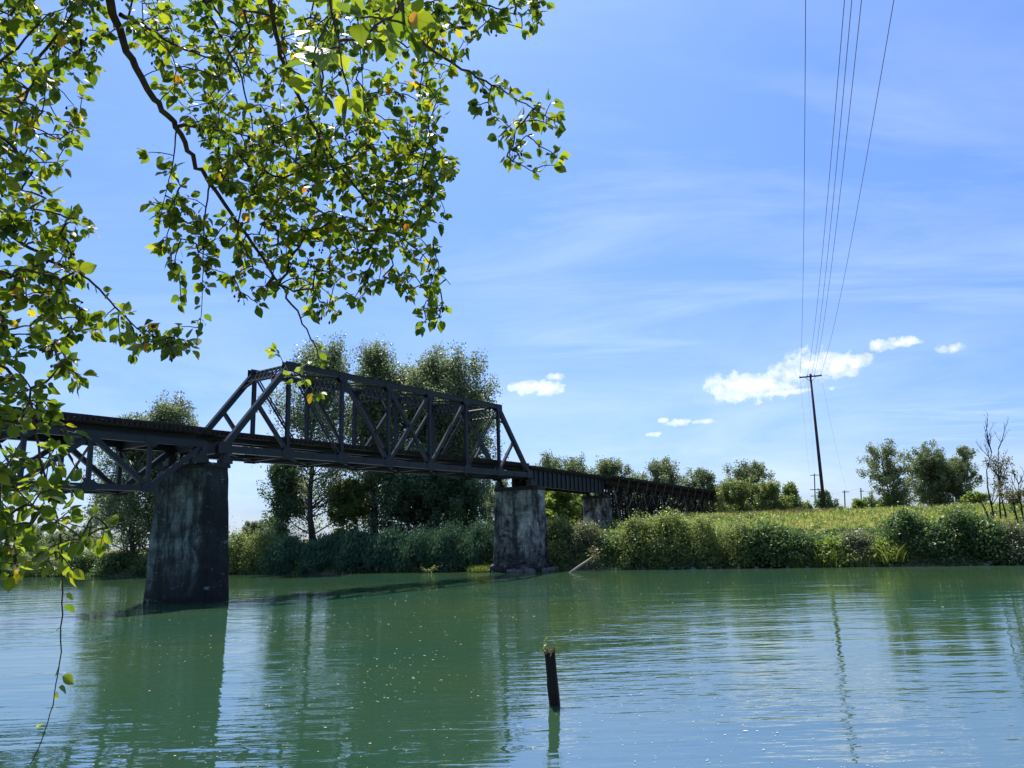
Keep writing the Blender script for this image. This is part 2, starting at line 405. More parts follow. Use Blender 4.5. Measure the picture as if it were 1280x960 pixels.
def build_world():
    w = bpy.data.worlds.new('World'); S.world = w; w.use_nodes = True
    nt = w.node_tree; nt.nodes.clear(); L = nt.links
    out = nd(nt, 'OutputWorld'); bg = nd(nt, 'Background', inp={'Strength': 0.14})
    sky = nd(nt, 'TexSky', sky_type='NISHITA', sun_disc=False, sun_elevation=SUN_EL, sun_rotation=SUN_AZ, altitude=50, air_density=1.0, dust_density=0.7, ozone_density=1.9)
    tc = nd(nt, 'TexCoord'); d = tc.outputs['Generated']
    nrm = nd(nt, 'VectorMath', operation='NORMALIZE'); L.new(d, nrm.inputs[0]); d = nrm.outputs[0]
    sep = nd(nt, 'SeparateXYZ'); L.new(d, sep.inputs[0])
    base = mixc(nt, 1.0, sky.outputs[0], ramp(nt, [(0.0, HORT), (0.12, LOWT), (0.34, MIDT), (0.62, SKYTINT), (0.86, (1.0, 1.0, 1.06))], sep.outputs[2]).outputs[0], 'MULTIPLY')
    # thin cirrus: stretched noise on a high plane
    zc = mth(nt, 'MAXIMUM', sep.outputs[2], 0.04)
    cx = mth(nt, 'DIVIDE', sep.outputs[0], zc); cy = mth(nt, 'DIVIDE', sep.outputs[1], zc)
    cmb = nd(nt, 'CombineXYZ'); L.new(cx, cmb.inputs[0]); L.new(cy, cmb.inputs[1])
    mp = nd(nt, 'Mapping'); mp.inputs['Rotation'].default_value = (0, 0, rad(28)); mp.inputs['Scale'].default_value = (0.55, 1.5, 1); L.new(cmb.outputs[0], mp.inputs[0])
    n1 = noise(nt, mp.outputs[0], 0.75, 9, 0.62, dist=0.9)
    n2 = noise(nt, cmb.outputs[0], 0.33, 3, 0.5)
    ci = mth(nt, 'MULTIPLY', ramp(nt, [(0.44, (0, 0, 0)), (0.78, (1, 1, 1))], n1.outputs[0]).outputs[0], ramp(nt, [(0.38, (0, 0, 0)), (0.66, (1, 1, 1))], n2.outputs[0]).outputs[0])
    ci = mth(nt, 'MULTIPLY', ci, 0.58)
    # a pale veil low in the sky
    veiln = noise(nt, d, 2.2, 6, 0.6, sc3=(1, 1, 4.5), dist=0.4)
    lowb = ramp(nt, [(0.02, (1, 1, 1)), (0.34, (0, 0, 0))], sep.outputs[2]).outputs[0]
    veil = mth(nt, 'MULTIPLY', mth(nt, 'MULTIPLY', ramp(nt, [(0.40, (0, 0, 0)), (0.68, (1, 1, 1))], veiln.outputs[0]).outputs[0], lowb), 0.55)
    thin = mth(nt, 'MAXIMUM', ci, veil)
    col = mixc(nt, thin, base, (4.6, 5.3, 6.4))
    # small fair-weather cumulus, each a few lobes at its own bearing
    lobes = [(922, 482, 40, 16), (900, 486, 18, 9), (955, 481, 30, 16), (990, 470, 30, 17), (1012, 455, 26, 17), (1042, 457, 26, 12), (1070, 453, 17, 11), (960, 492, 70, 4),
             (1106, 431, 14, 8), (1122, 430, 15, 5), (1136, 426, 9, 5), (1192, 436, 12, 5),
             (668, 482, 28, 7), (690, 486, 20, 8), (694, 471, 11, 4), (604, 494, 14, 9), (850, 528, 14, 4), (878, 527, 14, 3), (815, 543, 7, 3), (829, 525, 6, 3)]
    wn = noise(nt, d, 26.0, 7, 0.62); wn2 = noise(nt, d, 70.0, 4, 0.6)
    jig = mth(nt, 'ADD', mth(nt, 'MULTIPLY', mth(nt, 'SUBTRACT', wn.outputs[0], 0.5), 2.9), mth(nt, 'MULTIPLY', mth(nt, 'SUBTRACT', wn2.outputs[0], 0.5), 1.6))
    acc = None
    for (px, py, hw, hh) in lobes:
        c = ray(px, py).normalized()
        t1 = Vector((c.y, -c.x, 0)).normalized(); t2 = t1.cross(c)
        def dot(v):
            n = nd(nt, 'VectorMath', operation='DOT_PRODUCT'); L.new(d, n.inputs[0]); n.inputs[1].default_value = v; return n.outputs['Value']
        k = FPX * 0.88
        a = mth(nt, 'MULTIPLY', dot(t1), k / hw); b = mth(nt, 'MULTIPLY', dot(t2), k / hh)
        r2 = mth(nt, 'ADD', mth(nt, 'MULTIPLY', a, a), mth(nt, 'MULTIPLY', b, b))
        e = mth(nt, 'SUBTRACT', 1.0, mth(nt, 'SQRT', r2))
        acc = e if acc is None else mth(nt, 'MAXIMUM', acc, e)
    acc = mth(nt, 'MAXIMUM', acc, -2.0)
    dens = mth(nt, 'ADD', acc, jig)
    cm = ramp(nt, [(-0.0, (0, 0, 0)), (0.35, (.45, .45, .45)), (1.0, (1, 1, 1))], mth(nt, 'MULTIPLY', dens, 0.72), 'EASE').outputs[0]
    up = nd(nt, 'VectorMath', operation='ADD'); L.new(d, up.inputs[0]); up.inputs[1].default_value = (-0.004, 0, 0.011)
    wu = noise(nt, up.outputs[0], 26.0, 7, 0.62); rel = mth(nt, 'ADD', mth(nt, 'MULTIPLY', mth(nt, 'SUBTRACT', wn.outputs[0], wu.outputs[0]), 2.2), 0.5)
    shade = ramp(nt, [(0.2, (4.2, 4.7, 5.6)), (0.62, (6.3, 6.3, 6.3))], rel).outputs[0]
    front = ramp(nt, [(0.0, (0, 0, 0)), (0.1, (1, 1, 1))], sep.outputs[1]).outputs[0]
    col = mixc(nt, mth(nt, 'MULTIPLY', mth(nt, 'MULTIPLY', cm, front), 0.93), col, shade)
    L.new(col, bg.inputs[0]); L.new(bg.outputs[0], out.inputs[0])
    sd = bpy.data.lights.new('sun', 'SUN'); sd.energy = 5.0; sd.angle = rad(0.53); sd.color = (1.0, 0.95, 0.87)
    so = bpy.data.objects.new('sun', sd); so.rotation_euler = sunv.to_track_quat('Z', 'Y').to_euler(); so.location = sunv * 100; COL.objects.link(so)


SKYTINT, MIDT, LOWT, HORT = (0.50, 0.66, 0.93), (0.44, 0.57, 0.85), (0.40, 0.49, 0.74), (0.35, 0.42, 0.62)
build_world()
S.view_settings.view_transform = 'Standard'; S.view_settings.look = 'None'; S.view_settings.gamma = 1; S.view_settings.exposure = 0.66
S.view_settings.use_curve_mapping = False

cd = bpy.data.cameras.new('camera'); cd.sensor_fit = 'HORIZONTAL'; cd.sensor_width = 36; cd.lens = FPX / 1280 * 36; cd.clip_start = 0.05; cd.clip_end = 20000
co = bpy.data.objects.new('camera', cd)
co.matrix_world = Matrix(((Rv.x, Uv.x, -Fv.x, 0), (Rv.y, Uv.y, -Fv.y, 0), (Rv.z, Uv.z, -Fv.z, CAMZ), (0, 0, 0, 1)))
COL.objects.link(co); S.camera = co

# ------------------------------------------------------------------ setting: ground and river
def grid_mesh(us, vs, hfun):
    U, V = np.meshgrid(us, vs, indexing='ij'); Z = hfun(U, V)
    X = BO.x + BE.x * U + BN.x * V; Y = BO.y + BE.y * U + BN.y * V
    vt = np.stack([X, Y, Z], -1).reshape(-1, 3); nu, nv = len(us), len(vs)
    i = np.arange(nu - 1)[:, None] * nv + np.arange(nv - 1)[None, :]
    f = np.stack([i, i + nv, i + nv + 1, i + 1], -1).reshape(-1, 4)
    return vt, f


us = np.concatenate([[-6000, -3000, -1500, -800, -500, -350, -250], np.arange(-200, 161, 1.5), [200, 260, 350, 500, 800, 1500, 3000, 6000]])
vs = np.concatenate([[-3000, -1200, -500, -250, -180, -150, -130], np.arange(-120, -98, 1.0), np.arange(-95, -6, 8), np.arange(-4, 50, 0.75), np.arange(52, 110, 4), [130, 170, 240, 400, 700, 1200, 2500, 5000, 9000]])
vt, f = grid_mesh(us, vs, height)
link('ground', np_mesh('ground', vt, f.ravel(), np.full(len(f), 4), smooth=True), m_ground(), kind='structure')
vt, f = grid_mesh(np.array([-6000, -1500, -400, -150, -50, 50, 150, 400, 1500, 6000.]), np.array([-112, -80, -50, -20, 3.]), lambda u, v: u * 0)
link('river_water', np_mesh('river_water', vt, f.ravel(), np.full(len(f), 4)), m_water(), kind='structure')

# ------------------------------------------------------------------ the railway bridge
A = rad(35.3); Bv = Vector((math.sin(A), math.cos(A), 0)); Nv = Vector((math.cos(A), -math.sin(A), 0)); DP = 66.6
ZUP = Vector((0, 0, 1))


def Q(s, off, z):
    return Bv * s - Nv * (DP + off) + ZUP * z


def sb(m, s0, s1, o0, o1, z0, z1):
    """box in bridge coordinates"""
    m.hexa([Q(s0, o0, z0), Q(s1, o0, z0), Q(s1, o1, z0), Q(s0, o1, z0), Q(s0, o0, z1), Q(s1, o0, z1), Q(s1, o1, z1), Q(s0, o1, z1)])


def deck(root, s0, s1, zf, o0, o1, rails=(2.28, 3.72), steel_stringers=None):
    m = MB(); s = s0 + 0.2; k = 0
    while s < s1 - 0.2:
        z = zf(s); ex = 0.12 * ((k * 7919) % 5 - 2) / 2
        sb(m, s, s + 0.24, o0 + ex, o1 + ex, z - 0.55, z - 0.25); s += 0.46; k += 1
    m.build('timber_tie', TIE, root, kind='stuff')
    for o in (o0 + 0.35, o1 - 0.35):
        m = MB(); n = 12
        for i in range(n):
            a, b = s0 + (s1 - s0) * i / n, s0 + (s1 - s0) * (i + 1) / n - 0.02
            sb(m, a, b, o - 0.11, o + 0.11, zf(a) - 0.25, zf(a))
        m.build('guard_timber', TIE, root)
    for o in rails:
        m = MB(); n = 8
        for i in range(n):
            a, b = s0 + (s1 - s0) * i / n, s0 + (s1 - s0) * (i + 1) / n
            m.beam(Q(a, o, zf(a) - 0.17), Q(b, o, zf(b) - 0.17), 0.07, 0.16, Nv)
            m.beam(Q(a, o, zf(a) - 0.245), Q(b, o, zf(b) - 0.245), 0.14, 0.02, Nv)
        m.build('rail', STEEL, root)
    if steel_stringers:
        for o in rails:
            m = MB(); za, zb = steel_stringers
            sb(m, s0, s1, o - 0.02, o + 0.02, za, zb)
            sb(m, s0, s1, o - 0.2, o + 0.2, zb + 0.002, zb + 0.03); sb(m, s0, s1, o - 0.2, o + 0.2, za - 0.03, za - 0.002)
            m.build('stringer', STEEL, root)


def gusset(m, s, o, z, w, h, sgn):
    c = [Q(s - w / 2, o, z - h * .5), Q(s + w / 2, o, z - h * .5), Q(s + w / 2, o, z + h * .2), Q(s + w * .25, o, z + h / 2), Q(s - w * .25, o, z + h / 2), Q(s - w / 2, o, z + h * .2)]
    t = Nv * (0.03 * sgn); n = len(c)
    m.add([p for p in c] + [p + t for p in c], [tuple(range(n)), tuple(reversed(range(n, 2 * n)))] + [(i, n + i, n + (i + 1) % n, (i + 1) % n) for i in range(n)])


def channel_post(m, p0, p1, w, d, side):
    """built-up member: two channels joined by lacing bars, open to the sky between them"""
    p0 = Vector(p0); p1 = Vector(p1); a = (p1 - p0); ln = a.length; a.normalize()
    sd = Vector(side); sd = (sd - a * sd.dot(a)).normalized(); ot = a.cross(sd)
    for i in (-1, 1):
        m.beam(p0 + sd * (i * w * 0.42), p1 + sd * (i * w * 0.42), w * 0.16, d, sd)
    n = max(3, int(ln / (w * 1.1)))
    for j in (-1, 1):
        for k in range(n):
            t0, t1 = ln * k / n, ln * (k + 1) / n; i = 1 if k % 2 else -1
            q0 = p0 + a * t0 + sd * (i * w * 0.34) + ot * (j * d * 0.47); q1 = p0 + a * t1 - sd * (i * w * 0.34) + ot * (j * d * 0.47)
            m.beam(q0, q1, 0.07, 0.02, a.cross(ot))


def lattice(m, p0, p1, q0, q1, n, t, side):
    """lattice web between chords p0-p1 and q0-q1"""
    p0, p1, q0, q1 = map(Vector, (p0, p1, q0, q1))
    m.beam(p0, p1, t * 2, t * 1.6, side); m.beam(q0, q1, t * 2, t * 1.6, side)
    for k in range(n):
        a0, a1 = p0.lerp(p1, k / n), p0.lerp(p1, (k + 1) / n); b0, b1 = q0.lerp(q1, k / n), q0.lerp(q1, (k + 1) / n)
        m.beam(a0, b1, t, t * .6, side); m.beam(b0 + Vector(side) * t, a1 + Vector(side) * t, t, t * .6, side)


# ---- through truss span
S0, PN, W = 44.8, 7.57, 6.0
ZB, ZT = 14.45, 24.1
zt = lambda i: ZT
tr = empty('truss_span', Q(S0 + 26, 3, ZB), 0, label='tall black steel through truss span with sloping end posts between the two river piers', cat='bridge span')
nod = [S0 + PN * i for i in range(8)]
for o, sg in ((0.0, 1), (W, 1)):
    m = MB(); m.beam(Q(nod[0] - 0.5, o, ZB), Q(nod[7] + 0.5, o, ZB), 0.55, 0.72, Nv)
    for i in range(8):
        gusset(m, nod[i], o - 0.285, ZB + .1, 1.5, 1.2, 1); gusset(m, nod[i], o + 0.285, ZB + .1, 1.5, 1.2, -1)
    for i in range(7):
        sb(m, nod[i] + 3.4, nod[i] + 4.1, o - 0.31, o - 0.28, ZB - .3, ZB + .3)
    m.build('bottom_chord', STEEL, tr)
    m = MB(); m.beam(Q(nod[1] - .22, o, ZT), Q(nod[6] + .22, o, ZT), 0.56, 0.6, Nv)
    sb(m, nod[1] - .2, nod[6] + .2, o - 0.36, o + 0.36, ZT + 0.303, ZT + 0.33)
    for i in range(1, 7):
        gusset(m, nod[i], o - 0.29, ZT - .2, 1.4, -1.1, 1); gusset(m, nod[i], o + 0.29, ZT - .2, 1.4, -1.1, -1)
    m.build('top_chord', STEEL, tr)
    for a, b in ((0, 1), (7, 6)):
        m = MB(); m.beam(Q(nod[a], o, ZB + .2), Q(nod[b], o, ZT + .0), 0.54, 0.6, Nv); m.build('end_post', STEEL, tr)
        m = MB(); p = Q(nod[a], o, ZB).lerp(Q(nod[b], o, ZT), 0.5)
        m.beam(p, Q(nod[b], o, ZB + .3), 0.36, 0.36, Nv); m.build('sub_strut', STEEL, tr)
    for i in range(1, 7):
        m = MB(); channel_post(m, Q(nod[i], o, ZB + .36), Q(nod[i], o, ZT - .3), 0.42, 0.36, Nv)
        m.beam(Q(nod[i], o, ZB + .36), Q(nod[i], o, ZT - .3), 0.26, 0.30, Nv) if i in (2, 3, 4, 5) else m.beam(Q(nod[i], o, ZB + .36), Q(nod[i], o, ZT - .3), 0.22, 0.22, Nv)
        m.build('vertical_post', STEEL, tr)
    for (i, j, kind) in ((1, 2, 'eye'), (2, 3, 's'), (3, 4, 's'), (4, 3, 's'), (5, 4, 's'), (6, 5, 'eye')):
        t_, b_ = Q(nod[i], o, ZT - .1), Q(nod[j], o, ZB + .1); m = MB()
        if kind == 'eye':
            for k in (-0.19, 0.19):
                m.beam(t_ + Nv * k, b_ + Nv * k, 0.05, 0.17, Nv)
            dv = (b_ - t_).normalized(); up = dv.cross(Nv) * 0.24
            m.beam(t_ + up, b_ + up, 0.05, 0.10, Nv); m.build('eyebar', STEEL, tr)
        else:
            ofs = Nv * (0.06 if (i, j) == (4, 3) else -0.03)
            m.beam(t_ + ofs, b_ + ofs, 0.34, 0.40, Nv); m.build('diagonal', STEEL, tr)
for i in range(8):
    m = MB(); sb(m, nod[i] - .03, nod[i] + .03, 0.3, W - .3, ZB - .3, ZB + .95); sb(m, nod[i] - .2, nod[i] + .2, 0.3, W - .3, ZB - .34, ZB - .303); sb(m, nod[i] - .2, nod[i] + .2, 0.3, W - .3, ZB + .953, ZB + .99)
    m.build('floor_beam', STEEL, tr)
deck(tr, S0 - 1.6, nod[7] + 1.9, lambda s: 16.42, 0.85, 5.15, steel_stringers=(ZB + 1.02, 15.82))
for i in range(7):     # bottom and top lateral bracing
    for (za, nm, a0, a1) in ((ZB - .25, 'bottom_brace', i, i + 1), (ZT - .05, 'top_brace', i, i + 1)):
        if nm == 'top_brace' and not 1 <= i <= 5: continue
        m = MB()
        m.beam(Q(nod[a0], 0.25, za), Q(nod[a1], W - .25, za), 0.16, 0.12, ZUP); m.beam(Q(nod[a0], W - .25, za - .14), Q(nod[a1], .25, za - .14), 0.16, 0.12, ZUP)
        m.build(nm, STEEL, tr)
for i in range(1, 7):  # portals at both ends, sway frames between
    m = MB(); pr = i in (1, 6)
    sl = (-1 if i == 1 else 1) * 0.0
    if pr:
        dn = (Q(nod[0 if i == 1 else 7], 0, ZB) - Q(nod[i], 0, ZT)).normalized()
        a, b = Q(nod[i], .28, ZT + .1), Q(nod[i], W - .28, ZT + .1); lo = dn * 1.7
        lattice(m, a + dn * .15, b + dn * .15, a + lo, b + lo, 8, 0.13, dn.cross(Nv))
        for e, sg in ((.28, 1), (W - .28, -1)):
            q = Q(nod[i], e, ZT + .1) + dn * 3.0; m.beam(q, Q(nod[i], e + sg * 1.3, ZT + .1) + lo, 0.2, 0.2, dn)
        m.build('portal_frame', STEEL, tr)
    else:
        lattice(m, Q(nod[i], .28, ZT - .1), Q(nod[i], W - .28, ZT - .1), Q(nod[i], .28, ZT - 1.5), Q(nod[i], W - .28, ZT - 1.5), 7, 0.11, Bv)
        for e, sg in ((.28, 1), (W - .28, -1)):
            m.beam(Q(nod[i], e, ZT - 3.1), Q(nod[i], e + sg * 1.2, ZT - 1.5), 0.14, 0.14, Bv)
        m.build('sway_frame', STEEL, tr)
for i in range(1, 6):  # a light strut half way along each top panel
    m = MB(); s = (nod[i] + nod[i + 1]) / 2; m.beam(Q(s, .28, ZT), Q(s, W - .28, ZT), 0.14, 0.16, ZUP); m.build('top_strut', STEEL, tr)

# ---- deck truss span towards our bank
dk = empty('deck_truss_span', Q(22, 3, 12), 0, label='black steel deck truss span below the track, near end of the bridge beside the foliage', cat='bridge span')
DZT, DZB, DP_ = 14.75, 10.35, 5.22
dn_ = [42.6 - DP_ * i for i in range(9)]
for o in (0.15, 5.25):
    m = MB(); m.beam(Q(dn_[8], o, DZT), Q(dn_[0] + .3, o, DZT), 0.5, 0.62, Nv)
    sb(m, dn_[8], dn_[0] + .3, o - .34, o + .34, DZT + .313, DZT + .34)
    for i in range(1, 8): gusset(m, dn_[i], o - .262, DZT - .2, 1.3, -1.0, 1)
    m.build('top_chord', STEEL, dk)
    m = MB(); m.beam(Q(dn_[7], o, DZB), Q(dn_[1], o, DZB), 0.46, 0.5, Nv)
    for i in range(1, 8): gusset(m, dn_[i], o - .242, DZB + .1, 1.3, 0.9, 1)
    m.build('bottom_chord', STEEL, dk)
    for a, b in ((0, 1), (8, 7)):
        m = MB(); m.beam(Q(dn_[a], o, DZT - .1), Q(dn_[b], o, DZB), 0.46, 0.5, Nv); m.build('end_post', STEEL, dk)
    for i in range(1, 8):
        m = MB(); m.beam(Q(dn_[i], o, DZB + .2), Q(dn_[i], o, DZT - .3), 0.34, 0.34, Nv); m.build('vertical_post', STEEL, dk)
    for i in range(1, 7):
        a, b = (i, i + 1) if i % 2 else (i + 1, i)
        m = MB(); m.beam(Q(dn_[a], o, DZB + .1), Q(dn_[b], o, DZT - .1), 0.36, 0.44, Nv); m.build('diagonal', STEEL, dk)
for i in range(9):
    m = MB(); sb(m, dn_[i] - .15, dn_[i] + .15, .45, 4.98, DZT - .5, DZT + .3); m.build('floor_beam', STEEL, dk)
for i in range(1, 8):
    m = MB(); m.beam(Q(dn_[i], .4, DZB + .3), Q(dn_[i], 5.0, DZT - .6), .16, .16, Bv); m.beam(Q(dn_[i] + .2, 5.0, DZB + .3), Q(dn_[i] + .2, .4, DZT - .6), .16, .16, Bv)
    m.beam(Q(dn_[i], .35, DZB), Q(dn_[i], 5.05, DZB), .2, .24, ZUP); m.build('sway_frame', STEEL, dk)
for i in range(1, 7):
    m = MB(); m.beam(Q(dn_[i], .3, DZB - .05), Q(dn_[i + 1], 5.1, DZB - .05), .14, .12, ZUP); m.beam(Q(dn_[i], 5.1, DZB - .18), Q(dn_[i + 1], .3, DZB - .18), .14, .12, ZUP); m.build('bottom_brace', STEEL, dk)
deck(dk, dn_[8] - 1.0, S0 - 1.8, lambda s: 16.42, 0.0, 5.4, rails=(2.0, 3.44), steel_stringers=(15.12, 15.82))

# ---- plate girder span
zg = lambda s: 16.15 - 0.55 * (s - 99.4) / 24.6
gd = empty('girder_span', Q(111, 3, 13), 0, label='short dark plate girder span with ribbed web between the second and third piers', cat='bridge span')
for o in (1.45, 4.55):
    m = MB(); a, b = 99.8, 124.0
    def gb(s0, s1, o0, o1, lo, hi):
        m.hexa([Q(s0, o0, zg(s0) - .6 - lo), Q(s1, o0, zg(s1) - .6 - lo), Q(s1, o1, zg(s1) - .6 - lo), Q(s0, o1, zg(s0) - .6 - lo), Q(s0, o0, zg(s0) - .6 - hi), Q(s1, o0, zg(s1) - .6 - hi), Q(s1, o1, zg(s1) - .6 - hi), Q(s0, o1, zg(s0) - .6 - hi)])
    gb(a, b, o - .015, o + .015, 2.55, .04); gb(a, b, o - .24, o + .24, .037, 0); gb(a, b, o - .24, o + .24, 2.6, 2.553)
    s = a + .1
    while s < b:
        for sg in (-1, 1):
            lo, hi = sorted((o + sg * .017, o + sg * .2)); gb(s, s + .06, lo, hi, 2.548, .042)
        s += 1.37
    m.build('plate_girder', STEEL, gd)
for i in range(8):
    s = 100.5 + i * 3.3; m = MB(); m.beam(Q(s, 1.66, zg(s) - .9), Q(s, 4.34, zg(s) - 2.9), .12, .12, Bv); m.beam(Q(s + .15, 4.34, zg(s) - .9), Q(s + .15, 1.66, zg(s) - 2.9), .12, .12, Bv); m.build('cross_frame', STEEL, gd)
deck(gd, 99.5, 124.3, zg, 0.9, 5.1)


# ---- piers (turned a little to lie with the stream)
def pier(name, s, off, long_t, thick_t, long_b, thick_b, zb, zt_, rot, mat, label, cap_h, seed, bearings, foot=None):
    r = np.random.default_rng(seed)
    root = empty(name, (*Q(s, off, 0).xy, max(0, zb)), 0, label=label, cat='bridge pier', group=None)
    c0 = Q(s, off, 0); L_ = Matrix.Rotation(rad(rot), 3, 'Z') @ (-Nv); T_ = Matrix.Rotation(rad(rot), 3, 'Z') @ Bv
    def ring(z, l, t, n=5):
        # rectangle with chamfered corners, walked round in small steps
        ch = 0.18; cs = [(-l / 2 + ch, -t / 2), (l / 2 - ch, -t / 2), (l / 2, -t / 2 + ch), (l / 2, t / 2 - ch), (l / 2 - ch, t / 2), (-l / 2 + ch, t / 2), (-l / 2, t / 2 - ch), (-l / 2, -t / 2 + ch)]
        o = []
        for i in range(8):
            a, b = cs[i], cs[(i + 1) % 8]; k = (10, 1, 4, 1)[i % 4]
            for j in range(k): o.append(c0 + L_ * (a[0] + (b[0] - a[0]) * j / k) + T_ * (a[1] + (b[1] - a[1]) * j / k) + ZUP * z)
        return o
    def stack(levels, jit, nm, mt):
        m = MB(); rings = []
        for (z, l, t) in levels: rings.append([p + Vector(r.normal(0, jit, 3)) for p in ring(z, l, t)])
        n = len(rings[0]); m.v = [tuple(p) for R in rings for p in R]
        for i in range(len(rings) - 1):
            for k in range(n): m.f.append((i * n + k, i * n + (k + 1) % n, (i + 1) * n + (k + 1) % n, (i + 1) * n + k))
        m.f.append(tuple(reversed(range(n)))); m.f.append(tuple((len(rings) - 1) * n + k for k in range(n)))
        return m.build(nm, mt, root)
    nl = 14
    stack([(zb + (zt_ - zb) * i / nl, long_b + (long_t - long_b) * i / nl, thick_b + (thick_t - thick_b) * i / nl) for i in range(nl + 1)], 0.035, 'shaft', mat)
    stack([(zt_ + .003, long_t + .3, thick_t + .3), (zt_ + cap_h * .5, long_t + .34, thick_t + .34), (zt_ + cap_h, long_t + .25, thick_t + .25)], 0.03, 'coping', CAPC)
    for (bs, bo, z1) in bearings:
        m = MB(); z0 = zt_ + cap_h - 0.03
        sb(m, bs - .55, bs + .55, bo - .5, bo + .5, z0, z0 + (z1 - z0) * .35)
        sb(m, bs - .38, bs + .38, bo - .36, bo + .36, z0 + (z1 - z0) * .352, z0 + (z1 - z0) * .75)
        m.tube([Q(bs, bo - .4, z0 + (z1 - z0) * .86), Q(bs, bo + .4, z0 + (z1 - z0) * .86)], [(z1 - z0) * .14] * 2, 8)
        m.build('bearing', STEEL, root)
    if foot: stack([(zb, long_b + foot, thick_b + foot), (foot + .2, long_b + foot * .8, thick_b + foot * .8), (foot + .55, long_b + .15, thick_b + .15)], 0.1, 'footing', mat)
    return root


pier('bridge_pier', 43.6, 3.2, 7.2, 2.5, 8.5, 3.1, -2.6, 12.55, 10, CONC1, 'tall blackened concrete pier in the water, nearest of the piers', 0.45, 3,
     [(45.0, 0.0, 14.09), (45.0, 6.0, 14.09), (42.5, .15, 14.44), (42.5, 5.25, 14.44)])
pier('bridge_pier', 99.5, 3.0, 7.2, 2.9, 8.2, 4.5, -2.6, 12.25, 10, CONC2, 'pale streaked concrete pier on rocks at the far water edge', 0.6, 4,
     [(98.3, 0.0, 14.09), (98.3, 6.0, 14.09), (100.6, 1.45, 12.98), (100.6, 4.55, 12.98)], foot=0.7)
pier('bridge_pier', 123.9, 3.0, 4.8, 2.2, 5.2, 2.6, 2.0, 11.6, 6, CONC2, 'short grey concrete pier among bushes where girder meets timber trestle', 0.5, 5,
     [(123.2, 1.45, 12.42), (123.2, 4.55, 12.42)])
pier('bridge_pier', -0.2, 3.0, 7.0, 2.6, 7.6, 3.2, 0.0, 12.55, 0, CONC1, 'concrete pier on the near bank outside the view', 0.45, 6, [(0.9, .15, 14.44), (0.9, 5.25, 14.44)])

# ---- timber trestle approach
ztre = lambda s: 15.6 - 1.35 * (s - 124) / 54
ts = empty('timber_trestle', Q(150, 3, 7), 0, label='long dark timber trestle of braced pile bents running into the trees', cat='trestle')
bs_ = [125.9 + 3.95 * i for i in range(14)]
for i, s in enumerate(bs_):
    p = Q(s, 3, 0); z0 = gz(p.x, p.y) - 0.5; zc = ztre(s) - 1.5
    bent = MB(); sb(bent, s - .17, s + .17, 0.2, 5.8, zc - .36, zc); bo = bent.build('bent', TIE, ts)
    for k, (ot, ob) in enumerate(((0.5, -0.6), (1.7, 1.35), (3.0, 3.0), (4.3, 4.65), (5.5, 6.6))):
        m = MB(); dz = zc - z0; m.tube([Q(s, ob, z0), Q(s, ot, zc - .362)], [.2, .16], 8); m.build('pile', GREYWOOD if k == 0 else TIE, bo)
    n = max(1, int((zc - z0) / 3.2))
    for k in range(n):
        za, zb = z0 + .6 + (zc - .6 - z0) * k / n, z0 + .6 + (zc - .6 - z0) * (k + 1) / n - .3
        m = MB(); m.beam(Q(s - .24, -.4, za), Q(s - .24, 5.6, zb), .08, .24, Bv); m.build('cross_brace', TIE, bo)
        m = MB(); m.beam(Q(s + .24, 6.2, za), Q(s + .24, .3, zb), .08, .24, Bv); m.build('cross_brace', GREYWOOD if i % 3 == 0 else TIE, bo)
        m = MB(); m.beam(Q(s - .34, -.5, za - .1), Q(s - .34, 6.4, za - .1), .08, .24, Bv); m.build('sash_brace', TIE, bo)
    m = MB(); m.beam(Q(s, -.05, zc - 1.3), Q(s, -.75, ztre(s) - .6), .14, .14, Bv); m.beam(Q(s, .3, zc - 1.5), Q(s, -.6, zc - .9), .1, .1, Bv); m.build('knee_brace', GREYWOOD, bo)
for o in (1.4, 2.2, 3.8, 4.6):
    m = MB(); m.beam(Q(124.5, o, ztre(124.5) - 1.03), Q(179, o, ztre(179) - 1.03), .3, .9, Nv); m.build('stringer', TIE, ts)
for k in range(13):
    s, s2 = bs_[k], bs_[k + 1]; z = ztre(s)
    m = MB(); p = Q(s, 3, 0); z0 = gz(p.x, p.y)
    m.beam(Q(s, -.3, z0 + (z - z0) * .35), Q(s2, .15, z - 2.2), .1, .24, Nv); m.build('long_brace', GREYWOOD if k % 4 == 1 else TIE, ts)
deck(ts, 124.4, 179, ztre, -0.7, 5.1)

# ------------------------------------------------------------------ foliage makers
def quads_cloud(c, size, r, up=0.35, stretch=1.5, dirs=None):
    """diamond leaves at centres c; returns verts, flat faces, counts"""
    n = len(c)
    a = r.normal(0, 1, (n, 3)) if dirs is None else dirs + r.normal(0, 0.35, (n, 3))
    a /= np.linalg.norm(a, axis=1)[:, None]
    b = r.normal(0, 1, (n, 3)); b[:, 2] *= (1 - up)
    b -= a * (a * b).sum(1)[:, None]; b /= np.linalg.norm(b, axis=1)[:, None]
    s = (size * r.uniform(0.6, 1.35, n))[:, None]
    v = np.stack([c + a * s * stretch * .5, c + b * s * .5 + a * s * .08, c - a * s * stretch * .5, c - b * s * .5 + a * s * .08], 1).reshape(-1, 3)
    return v, np.arange(n * 4), np.full(n, 4)


